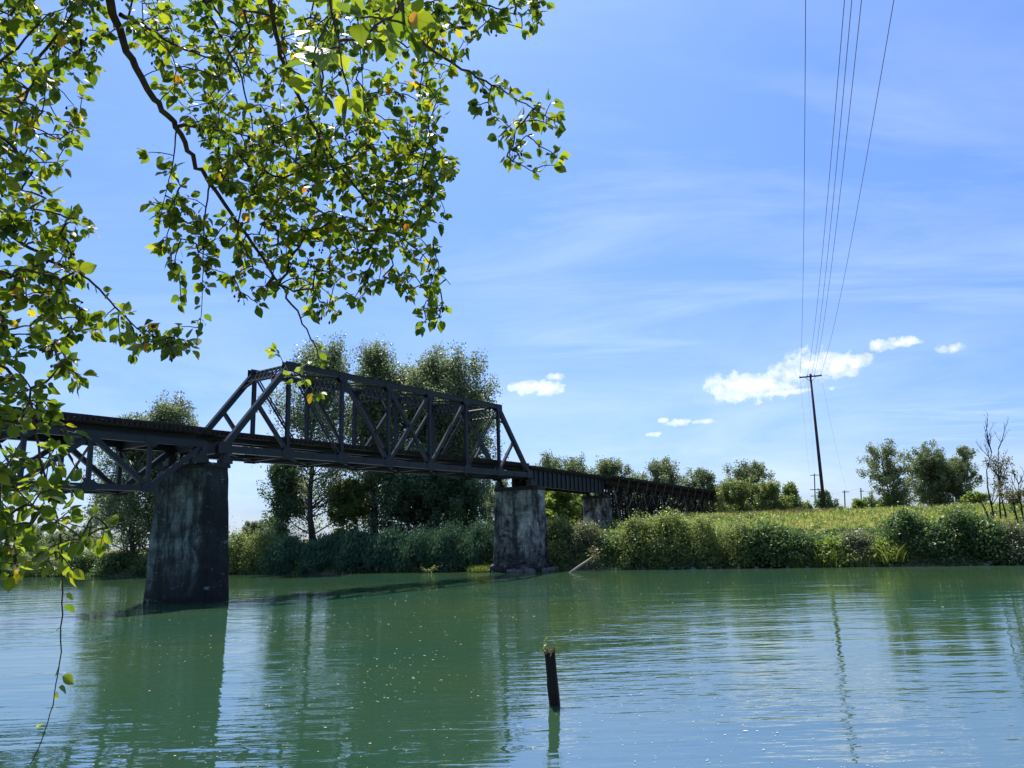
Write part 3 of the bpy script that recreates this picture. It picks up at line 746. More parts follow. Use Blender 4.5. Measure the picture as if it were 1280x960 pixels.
def blades(base, hgt, r, wid, lean=0.35, droop=None):
    n = len(base); th = r.uniform(0, 2 * np.pi, n); h = hgt * r.uniform(0.5, 1.3, n)
    side = np.stack([np.cos(th), np.sin(th), np.zeros(n)], 1) * (wid * r.uniform(.6, 1.4, n))[:, None]
    ln = r.normal(0, lean, (n, 3)); ln[:, 2] = 0
    if droop is not None: ln = ln + droop
    mid = base + ln * h[:, None] * .35 + np.array([0, 0, 1.]) * (h * .6)[:, None]
    tip = base + ln * h[:, None] * 1.1 + np.array([0, 0, 1.]) * h[:, None]
    v = np.stack([base - side * .5, base + side * .5, mid + side * .4, tip, mid - side * .4], 1).reshape(-1, 3)
    return v, np.arange(n * 5), np.full(n, 5)


PROF = {
    'poplar': lambda t: np.interp(t, [0, .1, .3, .6, .85, 1], [.55, .85, 1, .95, .7, .28]),
    'round': lambda t: np.interp(t, [0, .15, .4, .7, .9, 1], [.6, .92, 1, .95, .72, .3]),
    'skirt': lambda t: np.interp(t, [0, .2, .45, .7, .9, 1], [.95, 1, .95, .82, .6, .25]),
    'bush': lambda t: np.interp(t, [0, .3, .6, .85, 1], [1, 1, .85, .6, .2]),
}


def tree(name, px, Y, top_y, wid_px, leafmat, seed, label, cat='tree', group=None, prof='round', cb=0.12, limbs=70, per=7, leaves=34, lsize=None, lean=0.0, trunk_r=None, sigma=0.05, trunks=1, depth_ratio=0.9, base_v=None, upw=0.16, bark=None, spread=.52, back=0.0):
    r = np.random.default_rng(seed)
    g = at_y(px, 680, Y); zg_ = gz(g.x, Y); top = at_y(px, top_y, Y).z; H = top - zg_
    R = wid_px / FPX * Y * 0.5; root = empty(name, (g.x, Y, zg_), 0, label=label, cat=cat, group=group)
    base = Vector((g.x, Y, zg_ - .4)); f = PROF[prof]
    tb = MB(); tr_ = trunk_r or H * 0.014
    centers = []
    for q in range(trunks):
        off = Vector((r.uniform(-.45, .45) * R, r.uniform(-.3, .3) * R, 0)) if trunks > 1 else Vector((0, 0, 0))
        pts = [base + off * .5]; dx, dy = r.normal(0, .02 * H, 2)
        hh = H * (1 if q == 0 else r.uniform(.72, .97))
        for k in range(1, 9):
            t = k / 8; pts.append(base + off * (.5 + .6 * t) + Vector((dx * math.sin(t * 3) + lean * t * t * H + r.normal(0, .006 * H), dy * math.sin(t * 2.5), hh * 0.97 * t + .4)))
        tb.tube(pts, [tr_ * (1.25 if k == 0 else 1 - .9 * k / 8) for k in range(9)], 8)
        nl = int(limbs / trunks)
        for k in range(nl):
            t = cb + (1 - cb) * r.uniform(0, 1) ** .66
            az = r.uniform(0, 2 * math.pi); rr = R * float(f((t - cb) / (1 - cb))) * r.uniform(.35, 1.05) * (1.15 if trunks == 1 else .85)
            ts_ = max(cb * .5, t - upw * r.uniform(.6, 1.4)); i = min(7, int(ts_ * 8)); st = pts[i].lerp(pts[i + 1], ts_ * 8 - i)
            i2 = min(7, int(t * 8)); ax = pts[i2].lerp(pts[i2 + 1], t * 8 - i2)
            end = Vector((ax.x + rr * math.cos(az), ax.y + rr * math.sin(az) * depth_ratio + back * R * max(0, 1 - t / .55), ax.z))
            mid = st.lerp(end, .5) + Vector((0, 0, -.03 * H * r.uniform(0, 1)))
            tb.tube([st, mid, end], [tr_ * .28 * (1.15 - t), tr_ * .2 * (1.15 - t), tr_ * .06], 5, cap=False)
            for c in range(per * 2 if t > .7 and Y < 170 else per):
                q_ = r.uniform(.3, 1.08); p = st.lerp(end, q_)
                centers.append((p.x, p.y, p.z, 0.65 + .5 * r.uniform()))
    tb.build('trunk', bark or BARK, root, smooth=True)
    leaves = int(leaves * 1.75); C = np.array(centers); n = len(C) * leaves
    sg = H * sigma * np.repeat(C[:, 3], leaves)
    P = np.repeat(C[:, :3], leaves, 0) + np.repeat(r.normal(0, 1, (len(C), 3)) * (H * sigma * .5), leaves, 0) + np.clip(r.normal(0, 1, (n, 3)), -(1.4 if Y < 170 else 1.75), 1.4 if Y < 170 else 1.75) * np.stack([sg * spread, sg * spread, sg * .8], 1)
    ok = (P[:, 2] > zg_ + .2); P = P[ok]
    ls = lsize or Y / FPX * (1.85 if Y < 170 else 1.4)
    v, ff, ct = quads_cloud(P, ls, r)
    link('crown', np_mesh('crown', v, ff, ct), leafmat, root)
    return root


# big cottonwoods behind the through truss and the deck truss
BIGG = 'tall cottonwoods behind the bridge'
tree('cottonwood_tree', 180, 158, 498, 132, L_COTTON, 21, 'tall cottonwood with leaning trunk behind the deck truss span', group=BIGG, prof='poplar', cb=.12, limbs=130, per=7, leaves=30, lean=.03, trunk_r=.5, trunks=2, sigma=.042)
tree('cottonwood_tree', 392, 150, 430, 126, L_COTTON, 22, 'open airy cottonwood with a straight bare trunk, leftmost of the tall trio behind the truss', group=BIGG, prof='poplar', cb=.10, limbs=100, per=6, leaves=27, trunk_r=.62, sigma=.044, lean=.05, back=1.4)
tree('cottonwood_tree', 463, 158, 430, 112, L_COTTON, 23, 'tall narrow cottonwood with feathery top, middle of the tall trio behind the truss', group=BIGG, prof='poplar', cb=.10, limbs=130, per=7, leaves=26, trunk_r=.6, sigma=.044, trunks=2, back=1.4)
tree('cottonwood_tree', 548, 160, 440, 150, L_COTTON, 24, 'broad dense cottonwood with wide crown, rightmost of the tall trio behind the truss', group=BIGG, prof='round', cb=.10, limbs=240, per=7, leaves=30, trunk_r=.5, sigma=.044, trunks=4)
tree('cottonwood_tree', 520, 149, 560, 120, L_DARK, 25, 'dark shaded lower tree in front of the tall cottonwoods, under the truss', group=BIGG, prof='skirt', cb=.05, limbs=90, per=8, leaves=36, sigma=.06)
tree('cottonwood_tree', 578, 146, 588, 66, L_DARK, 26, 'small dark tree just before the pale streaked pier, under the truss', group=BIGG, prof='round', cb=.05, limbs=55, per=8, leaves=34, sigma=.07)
tree('young_tree', 432, 156, 600, 52, L_BRIGHT, 27, 'sunlit yellow-green young tree between two dark trunks under the truss', cat='tree', prof='round', cb=.05, limbs=50, per=6, leaves=30, sigma=.065)
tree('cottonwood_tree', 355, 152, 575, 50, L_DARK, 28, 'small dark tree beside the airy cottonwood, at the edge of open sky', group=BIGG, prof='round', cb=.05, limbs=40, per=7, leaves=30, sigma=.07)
# trees behind the girder span and trestle
tree('broadleaf_tree', 622, 205, 600, 52, L_PALE, 31, 'pale thin tree standing right behind the pale streaked pier', prof='round', cb=.1, limbs=50, per=6, leaves=24, sigma=.06)
FARG = 'round trees beyond the girder and trestle'
tree('broadleaf_tree', 688, 205, 567, 70, L_PALE, 32, 'grey-green round tree rising over the start of the girder span', group=FARG, prof='round', cb=.1, limbs=65, per=7, leaves=28, sigma=.05)
tree('broadleaf_tree', 722, 215, 572, 44, L_PALE, 33, 'slim grey-green tree rising over the middle of the girder span', group=FARG, prof='round', cb=.1, limbs=50, per=7, leaves=28, sigma=.05)
tree('broadleaf_tree', 768, 220, 574, 66, L_PALE, 34, 'brownish round tree rising over the third pier', group=FARG, prof='round', cb=.1, limbs=60, per=7, leaves=28, sigma=.05)
tree('broadleaf_tree', 832, 220, 574, 76, L_PALE, 35, 'dark green spreading tree rising over the middle of the trestle', group=FARG, prof='round', cb=.1, limbs=70, per=7, leaves=28, sigma=.05)
tree('broadleaf_tree', 888, 212, 585, 52, L_COTTON, 36, 'dark round tree rising where the trestle ends', group=FARG, prof='round', cb=.08, limbs=60, per=7, leaves=28, sigma=.05)
tree('young_tree', 700, 165, 612, 50, L_BRIGHT, 37, 'bright green young tree seen under the girder span', prof='round', cb=.05, limbs=45, per=6, leaves=28, sigma=.07)
tree('young_tree', 728, 170, 618, 34, L_BRIGHT, 38, 'smaller bright green young tree close before the third pier', prof='round', cb=.05, limbs=36, per=6, leaves=26, sigma=.07)
THK = 'thicket trees at the end of the trestle'
tree('thicket_tree', 868, 190, 615, 50, L_BRAMBLE, 39, 'green thicket tree hiding the end of the trestle', group=THK, prof='skirt', cb=.03, limbs=45, per=6, leaves=28, sigma=.07)
tree('thicket_tree', 943, 205, 576, 62, L_PALE, 40, 'tallest tree of the clump to the left of the power pole', group=THK, prof='round', cb=.06, limbs=65, per=7, leaves=28, sigma=.055)
tree('thicket_tree', 925, 180, 600, 56, L_BRAMBLE, 41, 'low green tree at the front of the clump beyond the trestle', group=THK, prof='skirt', cb=.02, limbs=50, per=6, leaves=28, sigma=.075)
tree('thicket_tree', 968, 178, 602, 54, L_BRAMBLE, 42, 'bushy green tree in the middle of the clump left of the power pole', group=THK, prof='skirt', cb=.02, limbs=50, per=6, leaves=28, sigma=.075)
tree('thicket_tree', 994, 180, 606, 36, L_BRAMBLE, 43, 'narrow pointed green tree nearest the foot of the power pole', group=THK, prof='skirt', cb=.02, limbs=40, per=6, leaves=26, sigma=.075)
RG = 'grove of three trees on the dyke'
tree('grove_tree', 1128, 180, 549, 80, L_PALE, 44, 'loose sparse tree, first of the three big trees in the grove from the pole', group=RG, prof='round', cb=.26, limbs=64, per=6, leaves=24, sigma=.036, lean=-.03, trunks=2, spread=.7)
tree('grove_tree', 1168, 184, 552, 78, L_PALE, 45, 'upright middle tree of the grove of three on the dyke', group=RG, prof='round', cb=.26, limbs=90, per=6, leaves=24, sigma=.036, trunks=3, spread=.7)
tree('grove_tree', 1199, 182, 558, 70, L_COTTON, 46, 'dark fan-shaped tree, last of the grove of three toward the dead tree', group=RG, prof='round', cb=.26, limbs=90, per=6, leaves=24, sigma=.036, lean=.03, trunks=3, spread=.7)
LOW = 'low trees along the horizon by the poles'
tree('small_tree', 1038, 240, 616, 24, L_DARK, 47, 'small dark round tree just behind the foot of the tall pole', group=LOW, limbs=30, per=6, leaves=22, sigma=.08)
tree('small_tree', 1080, 200, 626, 34, L_BRIGHT, 48, 'low bright tree under the short poles on the horizon', group=LOW, cb=.02, limbs=30, per=6, leaves=22, sigma=.1, prof='bush')
tree('small_tree', 1012, 190, 630, 26, L_BRAMBLE, 49, 'low bush-like tree between tall pole and clump', group=LOW, cb=.02, limbs=26, per=6, leaves=22, sigma=.1, prof='bush')
tree('small_tree', 1056, 195, 634, 22, L_PALE, 50, 'pale low tree directly beside the tall pole base', group=LOW, cb=.02, limbs=24, per=6, leaves=20, sigma=.1, prof='bush')
tree('small_tree', 1228, 170, 616, 34, L_BRIGHT, 51, 'small yellow-green tree between grove and dead tree', group=LOW, cb=.03, limbs=34, per=6, leaves=24, sigma=.09)
tree('small_tree', 1106, 215, 632, 28, L_PALE, 52, 'pale low tree at the foot of the grove near the short poles', group=LOW, cb=.02, limbs=24, per=6, leaves=20, sigma=.1, prof='bush')
tree('small_tree', 905, 225, 606, 40, L_PALE, 58, 'pale rounded tree between the dark round tree and the clump', group=LOW, cb=.03, limbs=40, per=6, leaves=22, sigma=.08)
tree('small_tree', 1122, 178, 618, 30, L_BRIGHT, 59, 'low bright undergrowth tree at the near foot of the grove', group=LOW, cb=.02, limbs=26, per=6, leaves=20, sigma=.1, prof='bush')
tree('small_tree', 1094, 230, 622, 30, L_PALE, 60, 'faint pale tree behind the short poles toward the grove', group=LOW, cb=.02, limbs=26, per=6, leaves=20, sigma=.1, prof='bush')
tree('small_tree', 800, 235, 596, 44, L_PALE, 63, 'pale tree filling the gap over the trestle between two round trees', group=LOW, cb=.03, limbs=40, per=6, leaves=22, sigma=.08)
# far left
FL = 'distant trees far down the river'
tree('distant_tree', 318, 520, 652, 40, L_PALE, 53, 'distant pale tree low in the gap between pier and cottonwoods', group=FL, limbs=40, per=6, leaves=22, sigma=.08, cb=.03)
tree('distant_tree', 343, 430, 645, 34, L_PALE, 54, 'taller distant tree next to the dark cottonwood edge', group=FL, limbs=40, per=6, leaves=22, sigma=.08, cb=.03)
tree('distant_tree', 40, 300, 655, 62, L_PALE, 55, 'distant tree behind the foliage under the deck truss', group=FL, limbs=45, per=6, leaves=22, sigma=.08, cb=.03)
tree('distant_tree', 85, 260, 664, 56, L_PALE, 56, 'distant bushy tree between foliage and leaning cottonwood', group=FL, limbs=45, per=6, leaves=22, sigma=.08, cb=.03)
tree('distant_tree', 125, 190, 600, 44, L_COTTON, 57, 'slender grey tree at the edge of the leaning cottonwood', group=FL, limbs=45, per=6, leaves=24, sigma=.06, cb=.05)


# dead tree at the right
def dead_tree(px, Y, top_y, seed, label, sparse):
    r = np.random.default_rng(seed); g = at_y(px, 680, Y); z0 = gz(g.x, Y); H = at_y(px, top_y, Y).z - z0
    root = empty('dead_tree', (g.x, Y, z0), 0, label=label, cat='tree', group='bare dying trees at the river edge')
    m = MB(); tips = []
    def grow(p, d, ln, rd, lv):
        pts = [p]; q = p.copy()
        for k in range(4):
            d = (d + Vector(r.normal(0, .1, 3)) + Vector((0, 0, .03))).normalized(); q = q + d * (ln / 4); pts.append(q.copy())
        m.tube(pts, [rd * (1 - .18 * k) for k in range(5)], 6, cap=False)
        if lv >= 4: tips.append(q); return
        for k in range(5 if lv == 0 else 3):
            i = int(r.integers(1, 5)); a = r.uniform(0, 6.28); nd_ = (d + Vector((math.cos(a), math.sin(a), .35)) * r.uniform(.4, .9)).normalized()
            grow(pts[i], nd_, ln * r.uniform(.32, .5), rd * .52, lv + 1)
    for k in range(3):
        grow(Vector((g.x + (k - 1) * .8, Y, z0 - .3)), Vector((.08 * (k - 1), 0, 1)), H * (.98, 1, .62)[k] * .9, .15, 0)
    m.build('trunk', POLEWOOD, root, smooth=True)
    t = np.array([tuple(x) for x in tips]); t = t[r.uniform(0, 1, len(t)) < sparse]; t = t[t[:, 2] < z0 + H * .8]
    P = np.repeat(t, 6, 0) + r.normal(0, .3, (len(t) * 6, 3)); v, ff, ct = quads_cloud(P, .2, r)
    link('crown', np_mesh('crown', v, ff, ct), L_DRY, root)


dead_tree(1255, 112, 548, 61, 'bare dying tree with tangled grey twigs above the shrubs at the water edge', .5)
dead_tree(1284, 108, 596, 62, 'bare dying tree cut by the picture edge', .7)


def leaning_snag():
    p0 = on_bank(1246, 6); z0 = gz(*p0); m = MB(); q = Vector((p0[0], p0[1], z0 - .2)); m.tube([q, q + Vector((-.3, 0, 2)), q + Vector((-.9, .1, 4.2))], [.16, .14, .1], 7)
    m.build('tree_stump', POLEWOOD, None, smooth=True, label='bare broken trunk leaning among the shrubs below the dying tree', cat='stump')


leaning_snag()


# ------------------------------------------------------------------ shrubs on the far bank
def shrub(name, px, v, top_y, wid_px, mat, seed, label, group, n=5200, ls=.30, droop=False, depth=2.6):
    r = np.random.default_rng(seed); x, y = on_bank(px, v); z0 = gz(x, y); Y = y
    top = at_y(px, top_y, Y).z; H = max(1.2, top - z0); R = wid_px / FPX * Y * .5
    ls = ls * r.choice([.8, 1.0, 1.35]); asym = r.uniform(-.35, .35); root = empty(name, (x, y, z0), 0, label=label, cat='shrub', group=group)
    m = MB()
    for k in range(9):
        a = r.uniform(0, 6.28); rr = R * r.uniform(.2, .7)
        e = Vector((x + rr * math.cos(a), y + depth * .7 * r.uniform(.2, .8) * math.sin(a), z0 + H * r.uniform(.5, .85)))
        s0 = Vector((x + .3 * math.cos(a), y + .3 * math.sin(a), z0 - .3)); m.tube([s0, s0.lerp(e, .5) + Vector((0, 0, .2 * H)), e], [.05, .04, .015], 5, cap=False)
    m.build('stem', BARK, root)
    # leaf clumps over a lumpy dome that hangs down towards the water
    nc = 75; a = r.uniform(0, 2 * np.pi, nc); t = r.uniform(0, 1, nc) ** .8; prof = PROF['bush'](t)
    rad_ = r.uniform(.25, 1, nc) ** .5
    C = np.stack([x + R * prof * rad_ * np.cos(a), y + depth * prof * rad_ * np.sin(a), t * H], 1)
    U_, V_ = (C[:, 0] - BO.x) * BE.x + (C[:, 1] - BO.y) * BE.y, (C[:, 0] - BO.x) * BN.x + (C[:, 1] - BO.y) * BN.y
    g = np.maximum(height(U_, V_), 0.1); C[:, 2] = g + (z0 + H - g) * t * .93 * (1 + asym * (C[:, 0] - x) / R * .6 - .25 * r.uniform(0, 1, nc) ** 2)
    k = n // nc; P = np.repeat(C, k, 0) + r.normal(0, 1, (nc * k, 3)) * np.array([R * .17, depth * .2, H * .12 + .15]) * np.repeat(r.uniform(.45, 1.35, nc), k)[:, None]
    sh = []
    for q in range(0 if droop else 16):
        a_ = r.uniform(0, 6.28); b0 = np.array([x + R * r.uniform(.1, .9) * math.cos(a_), y + depth * .6 * math.sin(a_), z0 + H * r.uniform(.45, .85)])
        dv = np.array([r.normal(0, .55), r.normal(-.2, .3), r.uniform(.35, 1.0)]); ll = r.uniform(.7, 1.9)
        tt = r.uniform(0, 1, 34)[:, None]; sh.append(b0 + dv * ll * tt + np.array([0, 0, -.7]) * ll * tt ** 2.2 + r.normal(0, .09, (34, 3)))
    if sh: P = np.concatenate([P] + sh)
    P = P[P[:, 2] > .12]
    if droop:
        d = np.tile(np.array([[-BN.x * .6, -BN.y * .6, -1.0]]), (len(P), 1)); vv, ff, ct = quads_cloud(P, ls, r, stretch=3.6, dirs=d)
    else: vv, ff, ct = quads_cloud(P, ls, r, stretch=1.25)
    link('foliage', np_mesh('foliage', vv, ff, ct), mat, root)
    return root


HG, DG = 'bramble hedge along the far bank', 'shrubs on the far bank'
VG = 'weeds hanging over the shaded bank'
shr = [
    (12, 3, 690, 46, L_BRAMBLE, 'low olive shrub at the far water edge, behind the hanging foliage', HG, 0),
    (56, 3, 690, 50, L_BRAMBLE, 'low olive shrub on the far bank below the distant bushy tree', HG, 0),
    (100, 3, 691, 48, L_BUSHD, 'low dark shrub on the far bank under the leaning cottonwood', HG, 0),
    (150, 3, 690, 50, L_BUSHD, 'dark shrub at the foot of the leaning cottonwood trunk', HG, 0),
    (205, 3, 690, 56, L_BUSHD, 'dark shrub mostly hidden by the nearest pier', HG, 0),
    (262, 3, 678, 40, L_BUSHD, 'shrub half hidden beside the nearest pier', HG, 0),
    (296, 3.5, 668, 42, L_BRAMBLE, 'sunlit olive bramble just past the nearest pier', HG, 0),
    (326, 3.5, 667, 42, L_BRAMBLE, 'sunlit olive bramble at the edge of the shaded bank', HG, 0),
    (362, 3, 672, 50, L_VINE, 'shaded hanging weeds below the airy cottonwood', VG, 1),
    (405, 3, 670, 54, L_VINE, 'shaded hanging weeds below the yellow-green young tree', VG, 1),
    (448, 3, 668, 54, L_VINE, 'shaded hanging weeds below the narrow middle cottonwood', VG, 1),
    (490, 3, 667, 54, L_VINE, 'shaded hanging weeds under the middle of the truss', VG, 1),
    (530, 3, 664, 54, L_VINE, 'shaded hanging weeds above the yellow waterside plant', VG, 1),
    (570, 3, 660, 52, L_VINE, 'shaded hanging weeds below the small dark tree', VG, 1),
    (606, 3.5, 655, 46, L_VINE, 'shaded hanging weeds next to the pale streaked pier', VG, 1),
    (700, 4, 652, 46, L_BRAMBLE, 'lit bramble bush right beside the pale streaked pier', HG, 0),
    (732, 4, 656, 42, L_GREYB, 'pale dusty bush below the girder span', DG, 0),
    (757, 4.5, 672, 34, L_BUSHD, 'small dark bush below the third pier', DG, 0),
    (797, 3.5, 650, 48, L_BRAMBLE, 'first big round bush of the hedge, below the trestle', HG, 0),
    (838, 3.5, 645, 56, L_BRAMBLE, 'tallest round hedge bush below the middle of the trestle', HG, 0),
    (882, 3.5, 648, 56, L_BRAMBLE, 'broad hedge bush below the end of the trestle', HG, 0),
    (925, 3.5, 653, 54, L_BRAMBLE, 'hedge bush below the clump of trees', HG, 0),
    (965, 3, 659, 52, L_BUSHD, 'dark hedge bush below the narrow pointed tree', HG, 0),
    (1003, 3, 667, 48, L_BUSHD, 'lower dark hedge bush just before the line of the tall pole', HG, 0),
    (1040, 3, 677, 44, L_BRIGHT, 'low bush below the tall pole', DG, 0),
    (1070, 3.5, 668, 46, L_GREYB, 'grey-green dusty bush past the tall pole', DG, 0),
    (1103, 3, 677, 40, L_BRIGHT, 'low bush between the grey-green bush and the round dark one', DG, 0),
    (1137, 4, 642, 46, L_BUSHD, 'round dark bush standing up below the grove', DG, 0),
    (1172, 3, 660, 42, L_BUSHD, 'low dark bush between the two round dark ones', DG, 0),
    (1207, 4, 640, 48, L_BUSHD, 'round dark bush below the small yellow-green tree', DG, 0),
    (1241, 3, 656, 44, L_BUSHD, 'dark bush below the bare dying tree', DG, 0),
    (1268, 2.5, 660, 40, L_GREYB, 'grey dusty bush at the picture edge beneath the dying trees', DG, 0),
    (1305, 3, 655, 48, L_BUSHD, 'dark bush beyond the dying trees at the picture edge', DG, 0),
]
for i, (px, v, ty, w, mt, lab, g, dr) in enumerate(shr):
    shrub('hanging_weed' if dr else 'shrub', px, v - .7, ty, w * 1.15, mt, 100 + i, lab, g, droop=bool(dr), n=11000 if dr else 10500, ls=.17 if dr else .21)

# yellow-green grass tufts along the water edge
def tuft(px, v, h, w, seed, label, n=260, z=None, mat=None):
    r = np.random.default_rng(seed); x, y = on_bank(px, v); z0 = max(gz(x, y), 0.02) if z is None else z
    B = np.stack([x + r.normal(0, w * .35, n), y + r.normal(0, w * .3, n), np.full(n, z0 - .05)], 1)
    vv, ff, ct = blades(B, h, r, .07, .45)
    o = link('grass_tuft', np_mesh('grass_tuft', vv, ff, ct), mat or L_YELLOW, None, label=label, cat='grass tuft', group='bright grass tufts at the far water edge')
    return o


tuft(601, -1.6, .85, 2.2, 201, 'bright yellow-green grass tuft at the foot of the pale streaked pier', 420, .15)
tuft(1047, 1.2, 2.0, 3.0, 203, 'bright grass tuft below the tall pole at the water edge', 420)
tuft(1022, 1.0, 1.4, 2.0, 204, 'small grass tuft left of the tall pole line, by the water', 260)
tuft(1075, 1.0, 1.6, 2.4, 205, 'grass tuft below the grey-green dusty bush', 300)
tuft(1116, 1.2, 1.9, 3.0, 206, 'broad yellow grass tuft left of the round dark bush', 420)
tuft(995, .8, 1.0, 1.4, 207, 'short grass tuft below the dark hedge end', 200)

# the yellow plant standing in the shallows
def water_plant():
    r = np.random.default_rng(77); x, y = on_bank(536, -2.2); root = empty('water_plant', (x, y, 0), 0, label='yellowish weedy branch sticking out of the shallows under the truss', cat='plant')
    m = MB(); P = []
    for e in ((-1.2, .9), (.9, 1.0), (1.9, 1.3), (.2, .5)):
        b = Vector((x, y, -.3)); t = Vector((x + e[0], y, e[1])); m.tube([b, b.lerp(t, .6), t], [.05, .04, .02], 5)
        for k in range(26): q = b.lerp(t, r.uniform(.45, 1.05)); P.append((q.x + r.normal(0, .16), q.y + r.normal(0, .16), max(.1, q.z + r.normal(0, .13))))
    m.build('stem', GREYWOOD, root); v, ff, ct = quads_cloud(np.array(P), .24, r); link('foliage', np_mesh('foliage', v, ff, ct), L_YELLOW, root)


water_plant()


def drift_log():
    a = at_y(712, 712, 113); b = at_y(752, 693, 113); x0 = Vector((a.x, 113, -.1)); x1 = Vector((b.x, 115, b.z + .3))
    root = empty('driftwood_log', x0, 0, label='bleached driftwood log slanting out of the water beside the pale streaked pier', cat='log')
    m = MB(); m.tube([x0 + (x0 - x1) * .1, x0.lerp(x1, .3) + Vector((0, 0, .05)), x0.lerp(x1, .7), x1], [.17, .16, .13, .08], 8); m.build('stem', DRIFT, root, smooth=True)
    m = MB(); e = x0.lerp(x1, .85)
    for k in range(4): m.tube([x0.lerp(x1, .6 + .1 * k), x0.lerp(x1, .6 + .1 * k) + Vector((.2 * k - .3, .1, -1.0))], [.05, .015], 5)
    m.build('snapped_branch', DRIFT, root)
    r = np.random.default_rng(8); P = np.array([tuple(e)]) + r.normal(0, 1, (130, 3)) * [.6, .4, .55]; P = P[P[:, 2] > .1]; v, ff, ct = quads_cloud(P, .24, r); link('dry_foliage', np_mesh('dry_foliage', v, ff, ct), L_DRY, root)


drift_log()


def rock(x, y, z, s, seed, label, group):
    r = np.random.default_rng(seed); m = MB(); n, k = 9, 6; ph = r.uniform(0, 6.28, 6)
    for i in range(k + 1):
        t = math.pi * i / k
        for j in range(n):
            a = 2 * math.pi * j / n; q = 1 + .2 * math.sin(2 * a + ph[0]) + .16 * math.sin(3 * t + ph[1] + a) + r.normal(0, .07)
            m.v.append((x + s * q * math.sin(t) * math.cos(a) * 1.25, y + s * q * math.sin(t) * math.sin(a), z + s * .7 * q * math.cos(t)))
    for i in range(k):
        for j in range(n): m.f.append((i * n + j, (i + 1) * n + j, (i + 1) * n + (j + 1) % n, i * n + (j + 1) % n))
    m.build('boulder', ROCK, None, label=label, cat='rock', group=group)


rr_ = np.random.default_rng(40); pc = Q(100.1, 2.9, 0)
for k in range(26):
    a = rr_.uniform(0, 6.28); L_ = Matrix.Rotation(rad(10), 3, 'Z') @ (-Nv); T_ = Matrix.Rotation(rad(10), 3, 'Z') @ Bv
    p = pc + L_ * (math.cos(a) * 5.4 * rr_.uniform(.9, 1.08)) + T_ * (math.sin(a) * 3.6 * rr_.uniform(.9, 1.15))
    rock(p.x, p.y, rr_.uniform(.0, .35), rr_.uniform(.3, .75), 500 + k, 'rough boulder in the ring round the foot of the pale streaked pier', 'boulders round the second pier')
for k in range(24):
    px = 800 + k * 20.5 + rr_.uniform(-4, 4); x, y = on_bank(px, rr_.uniform(-.9, .2)); rock(x, y, .05, rr_.uniform(.10, .28), 600 + k, 'small grey stone at the far water edge below the bushes', 'stones along the far water edge')

# meadow grass on the dyke, weeds over the bank
def bank_cover():
    r = np.random.default_rng(90); n = 80000
    u = r.uniform(-30, 110, n); v = 5 + 34 * r.uniform(0, 1, n) ** 1.1
    z = height(u, v); X = BO.x + BE.x * u + BN.x * v; Y = BO.y + BE.y * u + BN.y * v
    hm = .25 + .9 * np.clip(.5 + .5 * np.sin(u * .45 + 2 * np.sin(v * .3)) * np.sin(v * .7 + u * .2) + r.normal(0, .15, n), 0, 1)
    vv, ff, ct = blades(np.stack([X, Y, z - .05], 1), .8 * hm, r, .08, .4)
    link('meadow_grass', np_mesh('meadow_grass', vv, ff, ct), L_GRASS, None, kind='stuff', label='tall yellow-green meadow grass on the dyke', cat='grass')
    n = 70000; u = r.uniform(-150, 120, n); v = r.uniform(-.3, 9, n)
    z = height(u, v); ok = z > -.1; u, v, z = u[ok], v[ok], z[ok]
    X = BO.x + BE.x * u + BN.x * v; Y = BO.y + BE.y * u + BN.y * v
    P = np.stack([X, Y, np.maximum(z, .1) + r.uniform(0, .8, len(u)) * sst(-.3, 2, v)], 1)
    vv, ff, ct = quads_cloud(P, .32, r)
    link('bank_undergrowth', np_mesh('bank_undergrowth', vv, ff, ct), L_BUSHD, None, kind='stuff', label='low leafy undergrowth covering the steep bank', cat='undergrowth')
    nc = 420; u = r.uniform(0, 100, nc); v = r.uniform(8, 34, nc); k = 60; sc = np.repeat(r.uniform(.35, 1.0, nc), k)
    U_ = np.repeat(u, k) + r.normal(0, .9, nc * k) * sc; V_ = np.repeat(v, k) + r.normal(0, .7, nc * k) * sc; z = height(U_, V_)
    X = BO.x + BE.x * U_ + BN.x * V_; Y = BO.y + BE.y * U_ + BN.y * V_
    vv, ff, ct = quads_cloud(np.stack([X, Y, z + np.abs(r.normal(0, .4, nc * k)) * sc + .15], 1), .22, r)
    link('field_weeds', np_mesh('field_weeds', vv, ff, ct), L_BRAMBLE, None, kind='stuff', label='leafy green weeds scattered through the meadow grass', cat='weeds')
    n = 26000; u = r.uniform(-10, 40, n) ; u = np.where(r.uniform(0, 1, n) < .5, u, r.uniform(-60, 100, n)); v = 30 + r.uniform(0, 40, n)
    z = height(u, v); X = BO.x + BE.x * u + BN.x * v; Y = BO.y + BE.y * u + BN.y * v
    vv, ff, ct = blades(np.stack([X, Y, z - .05], 1), 1.0, r, .13, .4)
    link('tall_weeds', np_mesh('tall_weeds', vv, ff, ct), L_DRY, None, kind='stuff', label='dry tall weeds along the crest of the dyke', cat='weeds')


bank_cover()

